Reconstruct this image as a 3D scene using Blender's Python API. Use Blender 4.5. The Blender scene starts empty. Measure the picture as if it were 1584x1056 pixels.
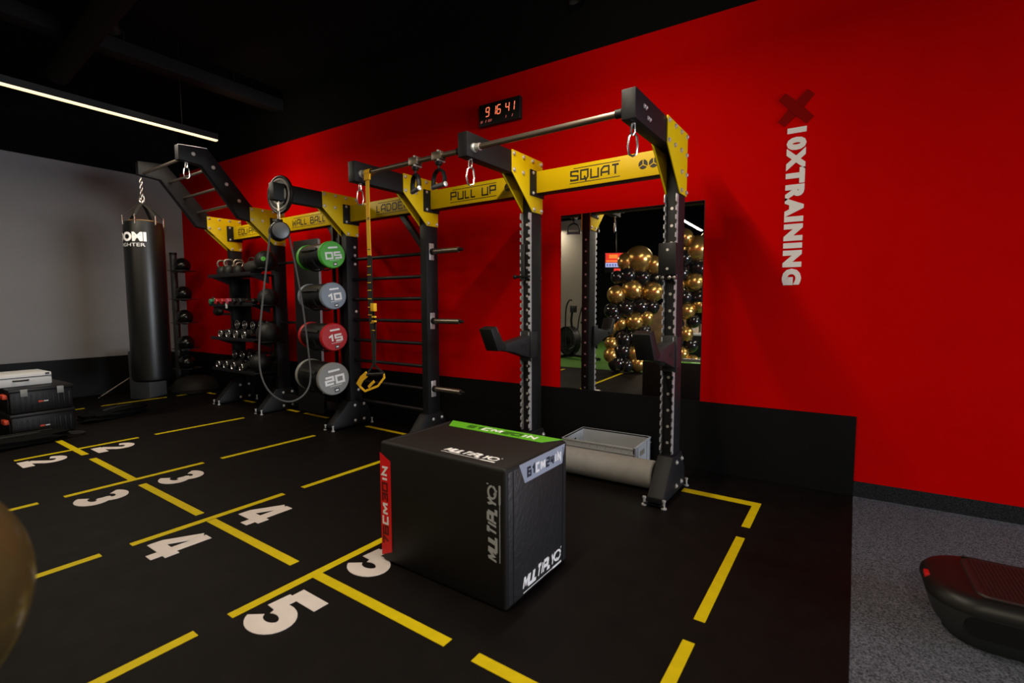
import bpy, bmesh, math, random
from mathutils import Vector, Matrix
random.seed(7)
PI = math.pi
R = math.radians
scene = bpy.context.scene
C = scene.collection

# ---------------------------------------------------------------- camera
YAW, PITCH, ROLL = 0.570727, 0.076068, -0.003598
CAM = Vector((0.0, -3.96075, 1.29))
cy, sy, cp, sp = math.cos(YAW), math.sin(YAW), math.cos(PITCH), math.sin(PITCH)
fwd = Vector((-sy * cp, cy * cp, -sp))
rgt = Vector((cy, sy, 0))
upv = rgt.cross(fwd)
cr, sr = math.cos(ROLL), math.sin(ROLL)
r2 = cr * rgt + sr * upv
u2 = -sr * rgt + cr * upv
cd = bpy.data.cameras.new('camera')
cam = bpy.data.objects.new('camera', cd)
C.objects.link(cam)
M = Matrix.Identity(4)
for i in range(3):
    M[i][0] = r2[i]; M[i][1] = u2[i]; M[i][2] = -fwd[i]; M[i][3] = CAM[i]
cam.matrix_world = M
cd.sensor_width = 36.0
cd.lens = 17.3805
cd.clip_start = 0.02
cd.dof.use_dof = True
cd.dof.focus_distance = 3.6
cd.dof.aperture_fstop = 2.0
scene.camera = cam

# ---------------------------------------------------------------- world, view, large lights
w = bpy.data.worlds.new('world')
scene.world = w
w.use_nodes = True
w.node_tree.nodes['Background'].inputs[0].default_value = (0.5, 0.55, 0.6, 1)
w.node_tree.nodes['Background'].inputs[1].default_value = 0.0
scene.view_settings.view_transform = 'Standard'
scene.view_settings.look = 'None'
scene.view_settings.gamma = 1.0
scene.view_settings.use_curve_mapping = False
scene.view_settings.exposure = -0.1


def area(name, loc, target, sx, sy_, power, col, spread=180):
    l = bpy.data.lights.new(name, 'AREA')
    l.shape = 'RECTANGLE'
    l.size = sx; l.size_y = sy_
    l.energy = power; l.color = col
    l.spread = R(spread)
    o = bpy.data.objects.new(name, l)
    C.objects.link(o)
    o.location = loc
    d = Vector(target) - Vector(loc)
    o.rotation_euler = d.to_track_quat('-Z', 'Y').to_euler()
    return o


# daylight through the shop window in the right-hand wall
area('window_daylight', (7.85, -1.85, 1.45), (-3, -1.9, .9), 3.2, 1.8, 520, (0.86, 0.93, 1.0))

# rows of linear lamps behind the camera
LAMP_W = (1.0, 0.80, 0.52)

# ---------------------------------------------------------------- rack frame (the rack and the floor marks stand 2.1 degrees off the wall)
TH = 0.037252525
RX0 = 0.1476
cth, sth = math.cos(TH), math.sin(TH)


def RK(x, y, z=0.0):
    return Vector((cth * x + sth * y + RX0, -sth * x + cth * y, z))


def UNRK(x, y):
    x -= RX0
    return (cth * x - sth * y, sth * x + cth * y)


# ---------------------------------------------------------------- materials
MATS = {}


def mat(name, col, rough=0.5, metal=0.0, noise=0.0, nscale=40.0, bump=0.0, bscale=200.0, emit=None, spec=0.5,
        rvar=0.0, coat=0.0):
    if name in MATS:
        return MATS[name]
    m = bpy.data.materials.new(name)
    m.use_nodes = True
    nt = m.node_tree
    b = nt.nodes['Principled BSDF']
    b.inputs['Base Color'].default_value = (*col, 1)
    b.inputs['Roughness'].default_value = rough
    b.inputs['Metallic'].default_value = metal
    b.inputs['Specular IOR Level'].default_value = spec
    b.inputs['Coat Weight'].default_value = coat
    tc = nt.nodes.new('ShaderNodeTexCoord')
    if noise > 0:
        n = nt.nodes.new('ShaderNodeTexNoise')
        n.inputs['Scale'].default_value = nscale
        n.inputs['Detail'].default_value = 4
        nt.links.new(tc.outputs['Object'], n.inputs['Vector'])
        r = nt.nodes.new('ShaderNodeValToRGB')
        r.color_ramp.elements[0].position = 0.32
        r.color_ramp.elements[1].position = 0.68
        r.color_ramp.elements[0].color = (*[c * (1 - noise) for c in col], 1)
        r.color_ramp.elements[1].color = (*[min(1, c * (1 + noise)) for c in col], 1)
        nt.links.new(n.outputs['Fac'], r.inputs['Fac'])
        nt.links.new(r.outputs['Color'], b.inputs['Base Color'])
    if rvar > 0:
        n3 = nt.nodes.new('ShaderNodeTexNoise')
        n3.inputs['Scale'].default_value = 6
        nt.links.new(tc.outputs['Object'], n3.inputs['Vector'])
        mr = nt.nodes.new('ShaderNodeMapRange')
        mr.inputs['To Min'].default_value = max(0, rough - rvar)
        mr.inputs['To Max'].default_value = min(1, rough + rvar)
        nt.links.new(n3.outputs['Fac'], mr.inputs['Value'])
        nt.links.new(mr.outputs['Result'], b.inputs['Roughness'])
    if bump > 0:
        n2 = nt.nodes.new('ShaderNodeTexNoise')
        n2.inputs['Scale'].default_value = bscale
        n2.inputs['Detail'].default_value = 3
        nt.links.new(tc.outputs['Object'], n2.inputs['Vector'])
        bp = nt.nodes.new('ShaderNodeBump')
        bp.inputs['Strength'].default_value = bump
        bp.inputs['Distance'].default_value = 0.004
        nt.links.new(n2.outputs['Fac'], bp.inputs['Height'])
        nt.links.new(bp.outputs['Normal'], b.inputs['Normal'])
    if emit:
        b.inputs['Emission Color'].default_value = (*emit[:3], 1)
        b.inputs['Emission Strength'].default_value = emit[3]
    MATS[name] = m
    return m


RED = mat('red_paint', (0.53, 0.0004, 0.0003), 0.7, noise=0.03, nscale=3, bump=0.05, bscale=300, spec=0.02)
GREYP = mat('grey_paint', (0.225, 0.220, 0.228), 0.7, noise=0.04, nscale=2)
BEIGE = mat('warm_grey_paint', (0.30, 0.27, 0.22), 0.7, noise=0.04, nscale=2)
BLACKP = mat('black_paint', (0.0032, 0.0032, 0.0034), 0.85, noise=0.1, nscale=5, spec=0.08)
WAINS = mat('black_wainscot', (0.0029, 0.0029, 0.0033), 0.5, bump=0.12, bscale=250, spec=0.18)
RUBBER = mat('rubber_floor', (0.0032, 0.0021, 0.0018), 0.6, noise=0.35, nscale=9, bump=0.35, bscale=420, rvar=0.08, spec=0.12)
CARPET = mat('carpet', (0.084, 0.088, 0.108), 0.95, noise=0.8, nscale=150, bump=0.8, bscale=240, spec=0.1)
CARPETD = mat('carpet_skirting', (0.016, 0.017, 0.019), 0.95, noise=0.6, nscale=120, bump=0.6, bscale=240, spec=0.1)
TURF = mat('green_turf', (0.06, 0.17, 0.015), 0.9, noise=0.5, nscale=60, bump=0.8, bscale=300)
YEL = mat('yellow_floor_paint', (0.60, 0.46, 0.001), 0.6, spec=0.15, noise=0.06, nscale=20)
WHT = mat('white_floor_paint', (0.70, 0.63, 0.60), 0.6, spec=0.2, noise=0.05, nscale=15)
STEEL = mat('black_powder_coat', (0.0088, 0.0088, 0.0105), 0.48, bump=0.25, bscale=500, spec=0.22)
STEELB = mat('black_hole_dark', (0.003, 0.003, 0.003), 0.8)
YSTEEL = mat('yellow_powder_coat', (0.70, 0.48, 0.002), 0.45, spec=0.2, bump=0.12, bscale=400)
BLK = mat('black_plastic', (0.005, 0.005, 0.0055), 0.45, spec=0.3)
BLKR = mat('black_rubber', (0.006, 0.006, 0.0065), 0.55, bump=0.2, bscale=200, spec=0.35)
LETB = mat('black_lettering', (0.020, 0.014, 0.006), 0.6)
CHROME = mat('chrome', (0.60, 0.58, 0.57), 0.24, 1.0)
ZINC = mat('zinc_bolt', (0.66, 0.65, 0.64), 0.32, 0.6)
BARM = mat('bar_steel', (0.24, 0.20, 0.165), 0.38, 0.9)
TOOTH = mat('stainless_strip', (0.50, 0.49, 0.50), 0.42, 0.45)
LEATH = mat('black_leather', (0.0022, 0.0022, 0.0026), 0.37, bump=0.12, bscale=60, noise=0.1, spec=0.6)
VINYL = mat('black_vinyl', (0.0058, 0.0048, 0.0046), 0.55, bump=0.45, bscale=320, spec=0.3)
VINYLG = mat('charcoal_vinyl', (0.0125, 0.0130, 0.0148), 0.5, bump=0.9, bscale=45, noise=0.15, nscale=30)
LWHITE = mat('white_print', (0.88, 0.88, 0.90), 0.5)
LBLUE = mat('pale_blue_label', (0.30, 0.34, 0.44), 0.5)
LRED = mat('red_label', (0.80, 0.006, 0.010), 0.5)
LGREEN = mat('green_label', (0.10, 0.42, 0.012), 0.5)
DRED = mat('dark_red_print', (0.12, 0.004, 0.004), 0.5)
DGREEN = mat('dark_green_print', (0.02, 0.10, 0.004), 0.5)
DBLUE = mat('dark_print', (0.02, 0.025, 0.04), 0.5)
CRATEM = mat('grey_crate_plastic', (0.30, 0.31, 0.33), 0.5)
ROLLM = mat('grey_foam', (0.235, 0.225, 0.215), 0.65, noise=0.08, nscale=12)
BAGF = mat('bag_fabric', (0.0024, 0.0024, 0.0025), 0.8, bump=0.3, bscale=200, spec=0.1)
STRAPY = mat('yellow_webbing', (0.80, 0.44, 0.006), 0.7, bump=0.3, bscale=400)
STRAPB = mat('black_webbing', (0.008, 0.0075, 0.006), 0.8, bump=0.3, bscale=400)
CAPG = mat('green_cap', (0.07, 0.44, 0.035), 0.45)
CAPB = mat('blue_grey_cap', (0.20, 0.245, 0.31), 0.45)
CAPR = mat('red_cap', (0.48, 0.006, 0.012), 0.45)
CAPS = mat('grey_cap', (0.25, 0.25, 0.245), 0.45)
ORANGE = mat('red_latch', (0.55, 0.045, 0.010), 0.5)
GOLD = mat('gold_balloon', (0.64, 0.40, 0.12), 0.25, 0.85)
BBAL = mat('black_balloon', (0.010, 0.010, 0.011), 0.14, coat=0.5)
GREYB = mat('grey_foam_block', (0.026, 0.028, 0.033), 0.6, noise=0.1, nscale=10)
DOME = mat('dark_dome', (0.011, 0.010, 0.0085), 0.6, spec=0.2)
POLE = mat('grey_pole', (0.040, 0.040, 0.044), 0.35, 0.4)
WPLAS = mat('white_plastic', (0.55, 0.56, 0.58), 0.5)
WOOD = mat('brown_wood', (0.20, 0.11, 0.05), 0.5, noise=0.3, nscale=6)
MARK = mat('dark_red_mark', (0.20, 0.0008, 0.0008), 0.7, spec=0.05)
GREYL = mat('light_grey_letters', (0.74, 0.69, 0.69), 0.55)
STEPTOP = mat('dark_red_grip', (0.012, 0.0035, 0.0035), 0.55, bump=0.4, bscale=100)
STEPB = mat('black_moulding', (0.006, 0.006, 0.006), 0.42, spec=0.3)
STEPG = mat('grey_moulding', (0.020, 0.023, 0.023), 0.5)
LEDM = mat('led_strip', (1, 0.9, 0.7), 0.5, emit=(1.0, 0.80, 0.46, 1.5))
SEG = mat('red_segments', (0.3, 0.02, 0.01), 0.5, emit=(1.0, 0.22, 0.10, 1.1))
SEGD = mat('dim_segments', (0.3, 0.02, 0.02), 0.5, emit=(1.0, 0.20, 0.16, 0.45))
SCRR = mat('screen_red', (0.2, 0.01, 0.01), 0.4, emit=(1.0, 0.03, 0.01, 0.9))
SCRW = mat('screen_white', (0.3, 0.3, 0.4), 0.4, emit=(0.55, 0.62, 1.0, 0.8))
SCRO = mat('screen_orange', (0.3, 0.1, 0.01), 0.4, emit=(1.0, 0.25, 0.03, 1.0))
MIRROR = mat('mirror_glass', (0.90, 0.91, 0.90), 0.0, 1.0)


# ---------------------------------------------------------------- mesh builder
class MB:
    def __init__(self):
        self.bm = bmesh.new()
        self.mats = []

    def mi(self, m):
        if m not in self.mats:
            self.mats.append(m)
        return self.mats.index(m)

    def _add(self, verts, faces, m, M=None):
        k = self.mi(m)
        vs = [self.bm.verts.new((M @ Vector(v)) if M else v) for v in verts]
        out = []
        for f in faces:
            try:
                fc = self.bm.faces.new([vs[i] for i in f])
                fc.material_index = k
                out.append(fc)
            except ValueError:
                pass
        return vs, out

    def box(self, x0, x1, y0, y1, z0, z1, m, bev=0.0, M=None, seg=2):
        v = [(x, y, z) for z in (z0, z1) for y in (y0, y1) for x in (x0, x1)]
        f = [(0, 2, 3, 1), (4, 5, 7, 6), (0, 1, 5, 4), (2, 6, 7, 3), (0, 4, 6, 2), (1, 3, 7, 5)]
        vs, fs = self._add(v, f, m, M)
        if bev > 0:
            es = list({e for fc in fs for e in fc.edges})
            r = bmesh.ops.bevel(self.bm, geom=es, offset=bev, segments=seg, profile=0.5, affect='EDGES')
            k = self.mi(m)
            for fc in r['faces']:
                fc.material_index = k
        return self

    def prism(self, pts, axis, a0, a1, m, M=None, bev=0.0):
        n = len(pts)

        def p3(p, a):
            if axis == 'x': return (a, p[0], p[1])
            if axis == 'y': return (p[0], a, p[1])
            return (p[0], p[1], a)
        v = [p3(p, a0) for p in pts] + [p3(p, a1) for p in pts]
        f = [tuple(range(n - 1, -1, -1)), tuple(range(n, 2 * n))]
        f += [(i, (i + 1) % n, n + (i + 1) % n, n + i) for i in range(n)]
        vs, fs = self._add(v, f, m, M)
        bmesh.ops.recalc_face_normals(self.bm, faces=fs)
        if bev > 0:
            es = list({e for fc in fs for e in fc.edges})
            r = bmesh.ops.bevel(self.bm, geom=es, offset=bev, segments=2, profile=0.5, affect='EDGES')
            k = self.mi(m)
            for fc in r['faces']:
                fc.material_index = k
        return self

    def tube(self, pts, r, m, seg=10, closed=False, M=None, rads=None, flat=1.0):
        pts = [Vector(p) for p in pts]
        n = len(pts)
        k = self.mi(m)
        rings = []
        t0 = (pts[1] - pts[0]).normalized()
        up = Vector((0, 0, 1)) if abs(t0.z) < 0.9 else Vector((1, 0, 0))
        nrm = (up - t0 * up.dot(t0)).normalized()
        for i in range(n):
            if closed:
                t = (pts[(i + 1) % n] - pts[i - 1]).normalized()
            elif i == 0:
                t = t0
            elif i == n - 1:
                t = (pts[-1] - pts[-2]).normalized()
            else:
                t = (pts[i + 1] - pts[i - 1]).normalized()
            nrm = (nrm - t * nrm.dot(t)).normalized()
            b = t.cross(nrm)
            rr = rads[i] if rads else r
            ring = []
            for j in range(seg):
                a = 2 * PI * j / seg
                p = pts[i] + nrm * math.cos(a) * rr + b * math.sin(a) * rr * flat
                ring.append(self.bm.verts.new((M @ p) if M else p))
            rings.append(ring)
        for i in range(n if closed else n - 1):
            a, b2 = rings[i], rings[(i + 1) % n]
            for j in range(seg):
                fc = self.bm.faces.new((a[j], a[(j + 1) % seg], b2[(j + 1) % seg], b2[j]))
                fc.material_index = k
        if not closed:
            fc = self.bm.faces.new(rings[0][::-1]); fc.material_index = k
            fc = self.bm.faces.new(rings[-1]); fc.material_index = k
        return self

    def lathe(self, prof, m, seg=24, M=None, capb=True, capt=True):
        k = self.mi(m)
        rings = []
        for (r, z) in prof:
            ring = []
            for j in range(seg):
                a = 2 * PI * j / seg
                p = Vector((r * math.cos(a), r * math.sin(a), z))
                ring.append(self.bm.verts.new((M @ p) if M else p))
            rings.append(ring)
        for a, b2 in zip(rings, rings[1:]):
            for j in range(seg):
                fc = self.bm.faces.new((a[j], a[(j + 1) % seg], b2[(j + 1) % seg], b2[j]))
                fc.material_index = k
        if capb:
            fc = self.bm.faces.new(rings[0][::-1]); fc.material_index = k
        if capt:
            fc = self.bm.faces.new(rings[-1]); fc.material_index = k
        return self

    def sphere(self, c, r, m, seg=24, rings=14, sc=(1, 1, 1), M=None):
        k = self.mi(m)
        mm = Matrix.Translation(c) @ Matrix.Diagonal((*sc, 1))
        if M:
            mm = M @ mm
        res = bmesh.ops.create_uvsphere(self.bm, u_segments=seg, v_segments=rings, radius=r, matrix=mm)
        for fc in {f for v in res['verts'] for f in v.link_faces}:
            fc.material_index = k
        return self

    def ribbon(self, pts, width, thick, m, M=None, normal=(0, -1, 0)):
        """flat strap: a strip whose wide side faces `normal`."""
        pts = [Vector(p) for p in pts]
        nn = Vector(normal).normalized()
        k = self.mi(m)
        rings = []
        for i, p in enumerate(pts):
            t = (pts[min(i + 1, len(pts) - 1)] - pts[max(i - 1, 0)]).normalized()
            s = t.cross(nn).normalized()
            q = s.cross(t).normalized()
            ring = [p + s * width / 2 + q * thick / 2, p - s * width / 2 + q * thick / 2,
                    p - s * width / 2 - q * thick / 2, p + s * width / 2 - q * thick / 2]
            rings.append([self.bm.verts.new((M @ v) if M else v) for v in ring])
        for a, b2 in zip(rings, rings[1:]):
            for j in range(4):
                fc = self.bm.faces.new((a[j], a[(j + 1) % 4], b2[(j + 1) % 4], b2[j])); fc.material_index = k
        for rg in (rings[0][::-1], rings[-1]):
            fc = self.bm.faces.new(rg); fc.material_index = k
        return self

    def mesh(self, me, m, M):
        k = self.mi(m)
        vs = [self.bm.verts.new(M @ v.co) for v in me.vertices]
        for p in me.polygons:
            try:
                fc = self.bm.faces.new([vs[i] for i in p.vertices]); fc.material_index = k
            except ValueError:
                pass
        return self

    def build(self, name, parent=None, loc=None, smooth=True, angle=35, fix=True):
        if fix:
            bmesh.ops.recalc_face_normals(self.bm, faces=self.bm.faces[:])
        me = bpy.data.meshes.new(name)
        self.bm.to_mesh(me)
        self.bm.free()
        for m in self.mats:
            me.materials.append(m)
        if smooth:
            me.shade_smooth()
            me.set_sharp_from_angle(angle=R(angle))
        o = bpy.data.objects.new(name, me)
        C.objects.link(o)
        if parent:
            o.parent = parent
        if loc:
            o.location = loc
        return o


def tag(o, label, cat, group=None):
    o['label'] = label; o['category'] = cat
    if group:
        o['group'] = group
    return o


def thing(name, label, cat, loc=(0, 0, 0), rz=0.0, group=None):
    o = bpy.data.objects.new(name, None)
    o.empty_display_size = 0.1
    C.objects.link(o)
    o.location = loc
    o.rotation_euler = (0, 0, rz)
    return tag(o, label, cat, group)


def rthing(name, label, cat, x, y, z, group=None, rz=0.0):
    return thing(name, label, cat, RK(x, y, z), -TH + rz, group)


def link_copy(o, parent, loc=None):
    c = o.copy()
    C.objects.link(c)
    c.parent = parent
    if loc is not None:
        c.location = loc
    return c


def copy_tree(root, loc, rot=None, label=None, group=None):
    r = root.copy(); C.objects.link(r); r.location = loc
    if rot is not None: r.rotation_euler = rot
    if label: r['label'] = label
    if group: r['group'] = group
    for ch in list(root.children):
        c = ch.copy(); C.objects.link(c); c.parent = r
        for g in list(ch.children):
            d = g.copy(); C.objects.link(d); d.parent = c
    return r


def struct(o):
    o['kind'] = 'structure'
    return o


# ---------------------------------------------------------------- lettering
TXT = {}


def text_mesh(s, bold=0.0, sx=1.0, shear=0.0, space=1.0, ext=0.0):
    """flat lettering in the XY plane, unit cap height, centred on the origin."""
    key = (s, bold, sx, shear, space, ext)
    if key in TXT:
        return TXT[key]
    cu = bpy.data.curves.new('lettering', 'FONT')
    cu.body = s
    cu.size = 1.0
    cu.offset = bold
    cu.shear = shear
    cu.space_character = space
    cu.resolution_u = 3
    cu.extrude = ext
    ob = bpy.data.objects.new('lettering', cu)
    C.objects.link(ob)
    dg = bpy.context.evaluated_depsgraph_get()
    dg.update()
    me = bpy.data.meshes.new_from_object(ob.evaluated_get(dg))
    bpy.data.objects.remove(ob)
    xs = [v.co.x for v in me.vertices]; ys = [v.co.y for v in me.vertices]
    h = max(ys) - min(ys)
    cx, cyy = (max(xs) + min(xs)) / 2, (max(ys) + min(ys)) / 2
    for v in me.vertices:
        v.co.x = (v.co.x - cx) / h * sx
        v.co.y = (v.co.y - cyy) / h
    TXT[key] = me
    return me


def text_width(me):
    xs = [v.co.x for v in me.vertices]
    return max(xs) - min(xs)


def plane_matrix(origin, xdir, ydir):
    x = Vector(xdir).normalized(); y = Vector(ydir).normalized(); z = x.cross(y)
    M = Matrix.Identity(4)
    for i in range(3):
        M[i][0] = x[i]; M[i][1] = y[i]; M[i][2] = z[i]; M[i][3] = origin[i]
    return M


def stroke(mb, pts, wd, m, M, th=0.001, closed=False):
    """thick flat polyline with mitred joints, in the plane of M."""
    P = [Vector((p[0], p[1])) for p in pts]
    n = len(P)
    L, Rr = [], []
    for i in range(n):
        if closed:
            a, b = P[i - 1], P[(i + 1) % n]
            d1 = (P[i] - a).normalized(); d2 = (b - P[i]).normalized()
        else:
            d1 = (P[i] - P[i - 1]).normalized() if i > 0 else (P[1] - P[0]).normalized()
            d2 = (P[i + 1] - P[i]).normalized() if i < n - 1 else d1
        t = (d1 + d2)
        t = t.normalized() if t.length > 1e-6 else d1
        nn = Vector((-t.y, t.x))
        k = max(0.35, nn.dot(Vector((-d1.y, d1.x))))
        L.append(P[i] + nn * wd / 2 / k); Rr.append(P[i] - nn * wd / 2 / k)
    rng = range(n) if closed else range(n - 1)
    for i in rng:
        j = (i + 1) % n
        q = [L[i], L[j], Rr[j], Rr[i]]
        v = [(p.x, p.y, 0) for p in q] + [(p.x, p.y, th) for p in q]
        mb._add(v, [(3, 2, 1, 0), (4, 5, 6, 7), (0, 1, 5, 4), (1, 2, 6, 5), (2, 3, 7, 6), (3, 0, 4, 7)], m, M)


def arc(cx, cyy, rx, ry, a0, a1, n=14):
    return [(cx + rx * math.cos(R(a0 + (a1 - a0) * i / n)), cyy + ry * math.sin(R(a0 + (a1 - a0) * i / n))) for i in range(n + 1)]


# wide technical capitals on a 1 x 1 cell (stroke centre lines)
GLY = {
    'S': [[(1, .82), (1, 1), (0, 1), (0, .55), (1, .45), (1, 0), (0, 0), (0, .18)]],
    'Q': [[(.5, 0), (0, 0), (0, 1), (1, 1), (1, .2), (.8, 0), (.5, 0)], [(.5, .35), (.75, -.25)]],
    'U': [[(0, 1), (0, 0), (1, 0), (1, 1)]],
    'A': [[(0, 0), (0, .7), (.35, 1), (1, 1), (1, 0)], [(0, .38), (1, .38)]],
    'T': [[(0, 1), (1, 1)], [(.5, 1), (.5, 0)]],
    'P': [[(0, 0), (0, 1), (1, 1), (1, .45), (0, .45)]],
    'L': [[(0, 1), (0, 0), (1, 0)]],
    'D': [[(0, 0), (0, 1), (.75, 1), (1, .75), (1, .25), (.75, 0), (0, 0)]],
    'E': [[(1, 1), (0, 1), (0, 0), (1, 0)], [(0, .5), (.8, .5)]],
    'R': [[(0, 0), (0, 1), (1, 1), (1, .5), (0, .5)], [(.55, .5), (1, 0)]],
    'W': [[(0, 1), (.15, 0), (.5, .7), (.85, 0), (1, 1)]],
    'B': [[(0, 0), (0, 1), (.9, 1), (.9, .52), (0, .52)], [(.9, .52), (1, .45), (1, 0), (0, 0)]],
    'I': [[(.5, 0), (.5, 1)]],
    'M': [[(0, 0), (0, 1)], [(1, 0), (1, 1)], [(.08, .95), (.5, .30), (.92, .95)]],
    'C': [[(1, 1), (0, 1), (0, 0), (1, 0)]],
    'Y': [[(0, 1), (.5, .45), (1, 1)], [(.5, .5), (.5, 0)]],
    'O': [[(.5, 0), (0, 0), (0, 1), (1, 1), (1, 0), (.5, 0)]],
    '0': [[(.5, 0), (0, 0), (0, 1), (1, 1), (1, 0), (.5, 0)]],
    '1': [[(.0, .72), (.5, 1), (.5, 0)]],
    '2': [[(0, 1), (1, 1), (1, .5), (0, .5), (0, 0), (1, 0)]],
    '3': [[(0, 1), (1, 1), (1, 0), (0, 0)], [(.25, .5), (1, .5)]],
    '4': [[(.05, 1), (.05, .36), (1.1, .36)], [(.78, 1), (.78, -.1)]],
    '5': [[(1, 1), (0, 1), (0, .5), (1, .5), (1, 0), (0, 0)]],
    '6': [[(1, 1), (0, 1), (0, 0), (1, 0), (1, .52), (0, .52)]],
    '7': [[(0, 1), (1, 1), (.45, 0)]],
    'N': [[(0, 0), (0, 1), (1, 0), (1, 1)]],
}


ADV = {' ': .5, 'I': .35, 'M': 1.25, 'L': .74, 'T': .88, 'W': 1.2, '1': .6}


def tech_text(mb, s, M, h, lw, m, gap=0.35, sx=1.15):
    wtot = sum(ADV.get(c, 1.0) * sx * h + gap * h for c in s) - gap * h
    x = -wtot / 2
    for c in s:
        if c == ' ':
            x += (0.5 * sx + gap) * h
            continue
        cw = ADV.get(c, 1.0)
        for q, pl in enumerate(GLY[c]):
            pts = [(x + (px * cw if c not in 'I1' else (.175 if c == 'I' else px)) * sx * h, (py - .5) * h) for px, py in pl]
            stroke(mb, pts, lw, m, M, .001 + .0003 * q)
        x += (cw * sx + gap) * h
    return wtot


def hexbolt(r=0.011, h=0.012):
    mb = MB()
    mb.lathe([(r * 1.5, 0), (r * 1.5, h * .2)], ZINC, 14)
    mb.lathe([(r, h * .2), (r * 1.02, h * .8), (r * .7, h), (0.001, h * 1.05)], ZINC, 8)
    o = mb.build('bolt')
    return o.data, o


# ================================================================ SETTING
XL, XR, YF = -8.88, 8.0, -12.0
ZRED, ZGREY, ZC, ZW = 3.385, 3.25, 4.05, 0.535
XM = 0.177            # where the mat flooring stops on the red wall

mb = MB(); mb.box(XL - .2, XR, 0, .2, 0, ZRED, RED)
mb.box(XL - .2, XR, 0, .2, ZRED, ZC, BLACKP)
struct(mb.build('wall_back'))
mb = MB(); mb.box(XL - .2, XL, YF, 0, 0, ZGREY, GREYP)
mb.box(XL - .2, XL, YF, 0, ZGREY, ZC, BLACKP)
struct(mb.build('wall_left'))
mb = MB(); mb.box(XR, XR + .2, YF, .2, 0, 0.50, BLACKP); mb.box(XR, XR + .2, YF, .2, 2.4, ZC, BLACKP)
mb.box(XR, XR + .2, YF, -3.5, .50, 2.4, BLACKP); mb.box(XR, XR + .2, -.3, .2, .50, 2.4, BLACKP)
struct(mb.build('wall_right'))
mb = MB(); mb.box(XL - .2, XR + .2, YF - .2, YF, 0, ZC, BLACKP)
struct(mb.build('wall_front'))
mb = MB(); mb.box(XL - .2, XR + .2, YF - .2, .2, ZC, ZC + .1, BLACKP)
struct(mb.build('ceiling'))

# window frame with its panes in the right-hand wall
wf = MB()
for yy in (-3.5, -2.45, -1.40, -.35):
    wf.box(XR - .02, XR + .1, yy, yy + .05, .50, 2.4, BLACKP)
wf.box(XR - .02, XR + .1, -3.5, -.3, .50, .55, BLACKP)
wf.box(XR - .02, XR + .1, -3.5, -.3, 2.35, 2.40, BLACKP)
win = struct(wf.build('window_1'))
for k, (ya, yb) in enumerate(((-3.45, -2.45), (-2.40, -1.40), (-1.35, -.35))):
    mb = MB(); mb.box(XR + .02, XR + .03, ya, yb, .55, 2.35, mat('daylit_glass', (.3, .35, .4), .1, emit=(.75, .88, 1.0, 2.5)))
    mb.build('window_pane', win)

# rubber floor: polygon with its right edge along the floor marks
def wp(x, y): return UNRK(x, y)
poly = [wp(XL, 0), wp(XM, 0), wp(XM - 0.03727 * 5.1, -5.1), wp(XL, -5.1)]
mb = MB(); mb.prism(poly, 'z', -.06, 0, RUBBER)
floor = struct(mb.build('floor'))
floor.location = (RX0, 0, 0); floor.rotation_euler = (0, 0, -TH)
mb = MB()
mb.prism([(XM, 0), (XR, 0), (XR, YF), (-1.0, YF), (-1.0, -5.1), (XM - 0.03727 * 5.1, -5.1)], 'z', -.06, -.004, CARPET)
struct(mb.build('floor'))
mb = MB(); mb.prism([(XL, -5.1), (-1.0, -5.1), (-1.0, YF), (XL, YF)], 'z', -.06, 0.002, TURF)
struct(mb.build('floor'))
# wainscot boards and the carpet skirting
mb = MB(); mb.box(XL + .012, XM, -.012, 0, 0, ZW, WAINS)
struct(mb.build('trim_1'))
mb = MB(); mb.box(XL, XL + .012, -5.1, -.012, 0, ZW + .01, WAINS)
struct(mb.build('trim_2'))
mb = MB(); mb.box(XM, XR, -.010, 0, -.004, .098, CARPETD)
struct(mb.build('baseboard_back'))

# ceiling ducts
mb = MB(); mb.box(-6.2, -6.02, -9, -.002, 3.78, 3.92, mat('dark_tray', (0.009, 0.0085, 0.009), .8, spec=.1), .01)
for k in range(8):
    mb.box(-6.12, -6.10, -.6 - k * 1.1, -.58 - k * 1.1, 3.92, ZC, BLACKP)
struct(mb.build('trim_3'))
mb = MB(); mb.tube([(-6.9, -2.0, 3.7), (-3.2, -2.35, 3.72)], .10, mat('dark_tray', (0.03, 0.029, 0.03)), 14)
mb.box(-6.4, -6.38, -2.06, -2.04, 3.7, ZC, BLACKP); mb.box(-3.6, -3.58, -2.33, -2.31, 3.7, ZC, BLACKP)
struct(mb.build('trim_4'))

# ------------------------------------------------ floor marks (children of the rubber floor, rack frame)
SW = 0.045
def ystripe(x, y0, y1, wd=SW):
    mb = MB(); mb.box(x - wd / 2, x + wd / 2, y0, y1, 0.0, .0016, YEL); mb.build('yellow_stripe', floor, smooth=False)
def xstripe(y, x0, x1, wd=SW):
    mb = MB(); mb.box(x0, x1, y - wd / 2, y + wd / 2, 0.0, .0019, YEL); mb.build('yellow_stripe', floor, smooth=False)
YS = [(-5.71, -2.15, -1.14), (-4.345, -2.16, -1.15), (-3.165, -2.165, -1.16), (-2.087, -2.165, -1.16)]
for i, (x, a, b) in enumerate(YS):
    ystripe(x, -3.025, -2.155)
    ystripe(x, -2.015, -1.14)
    ystripe(x, -4.95, -3.155)
for a, b in ((-7.35, -6.86), (-6.745, -6.42), (-6.29, -5.43), (-5.245, -4.34), (-4.185, -3.28), (-3.135, -2.255), (-2.065, -1.23), (-1.095, -.50)):
    xstripe(-2.633, a, b, .05)
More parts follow.
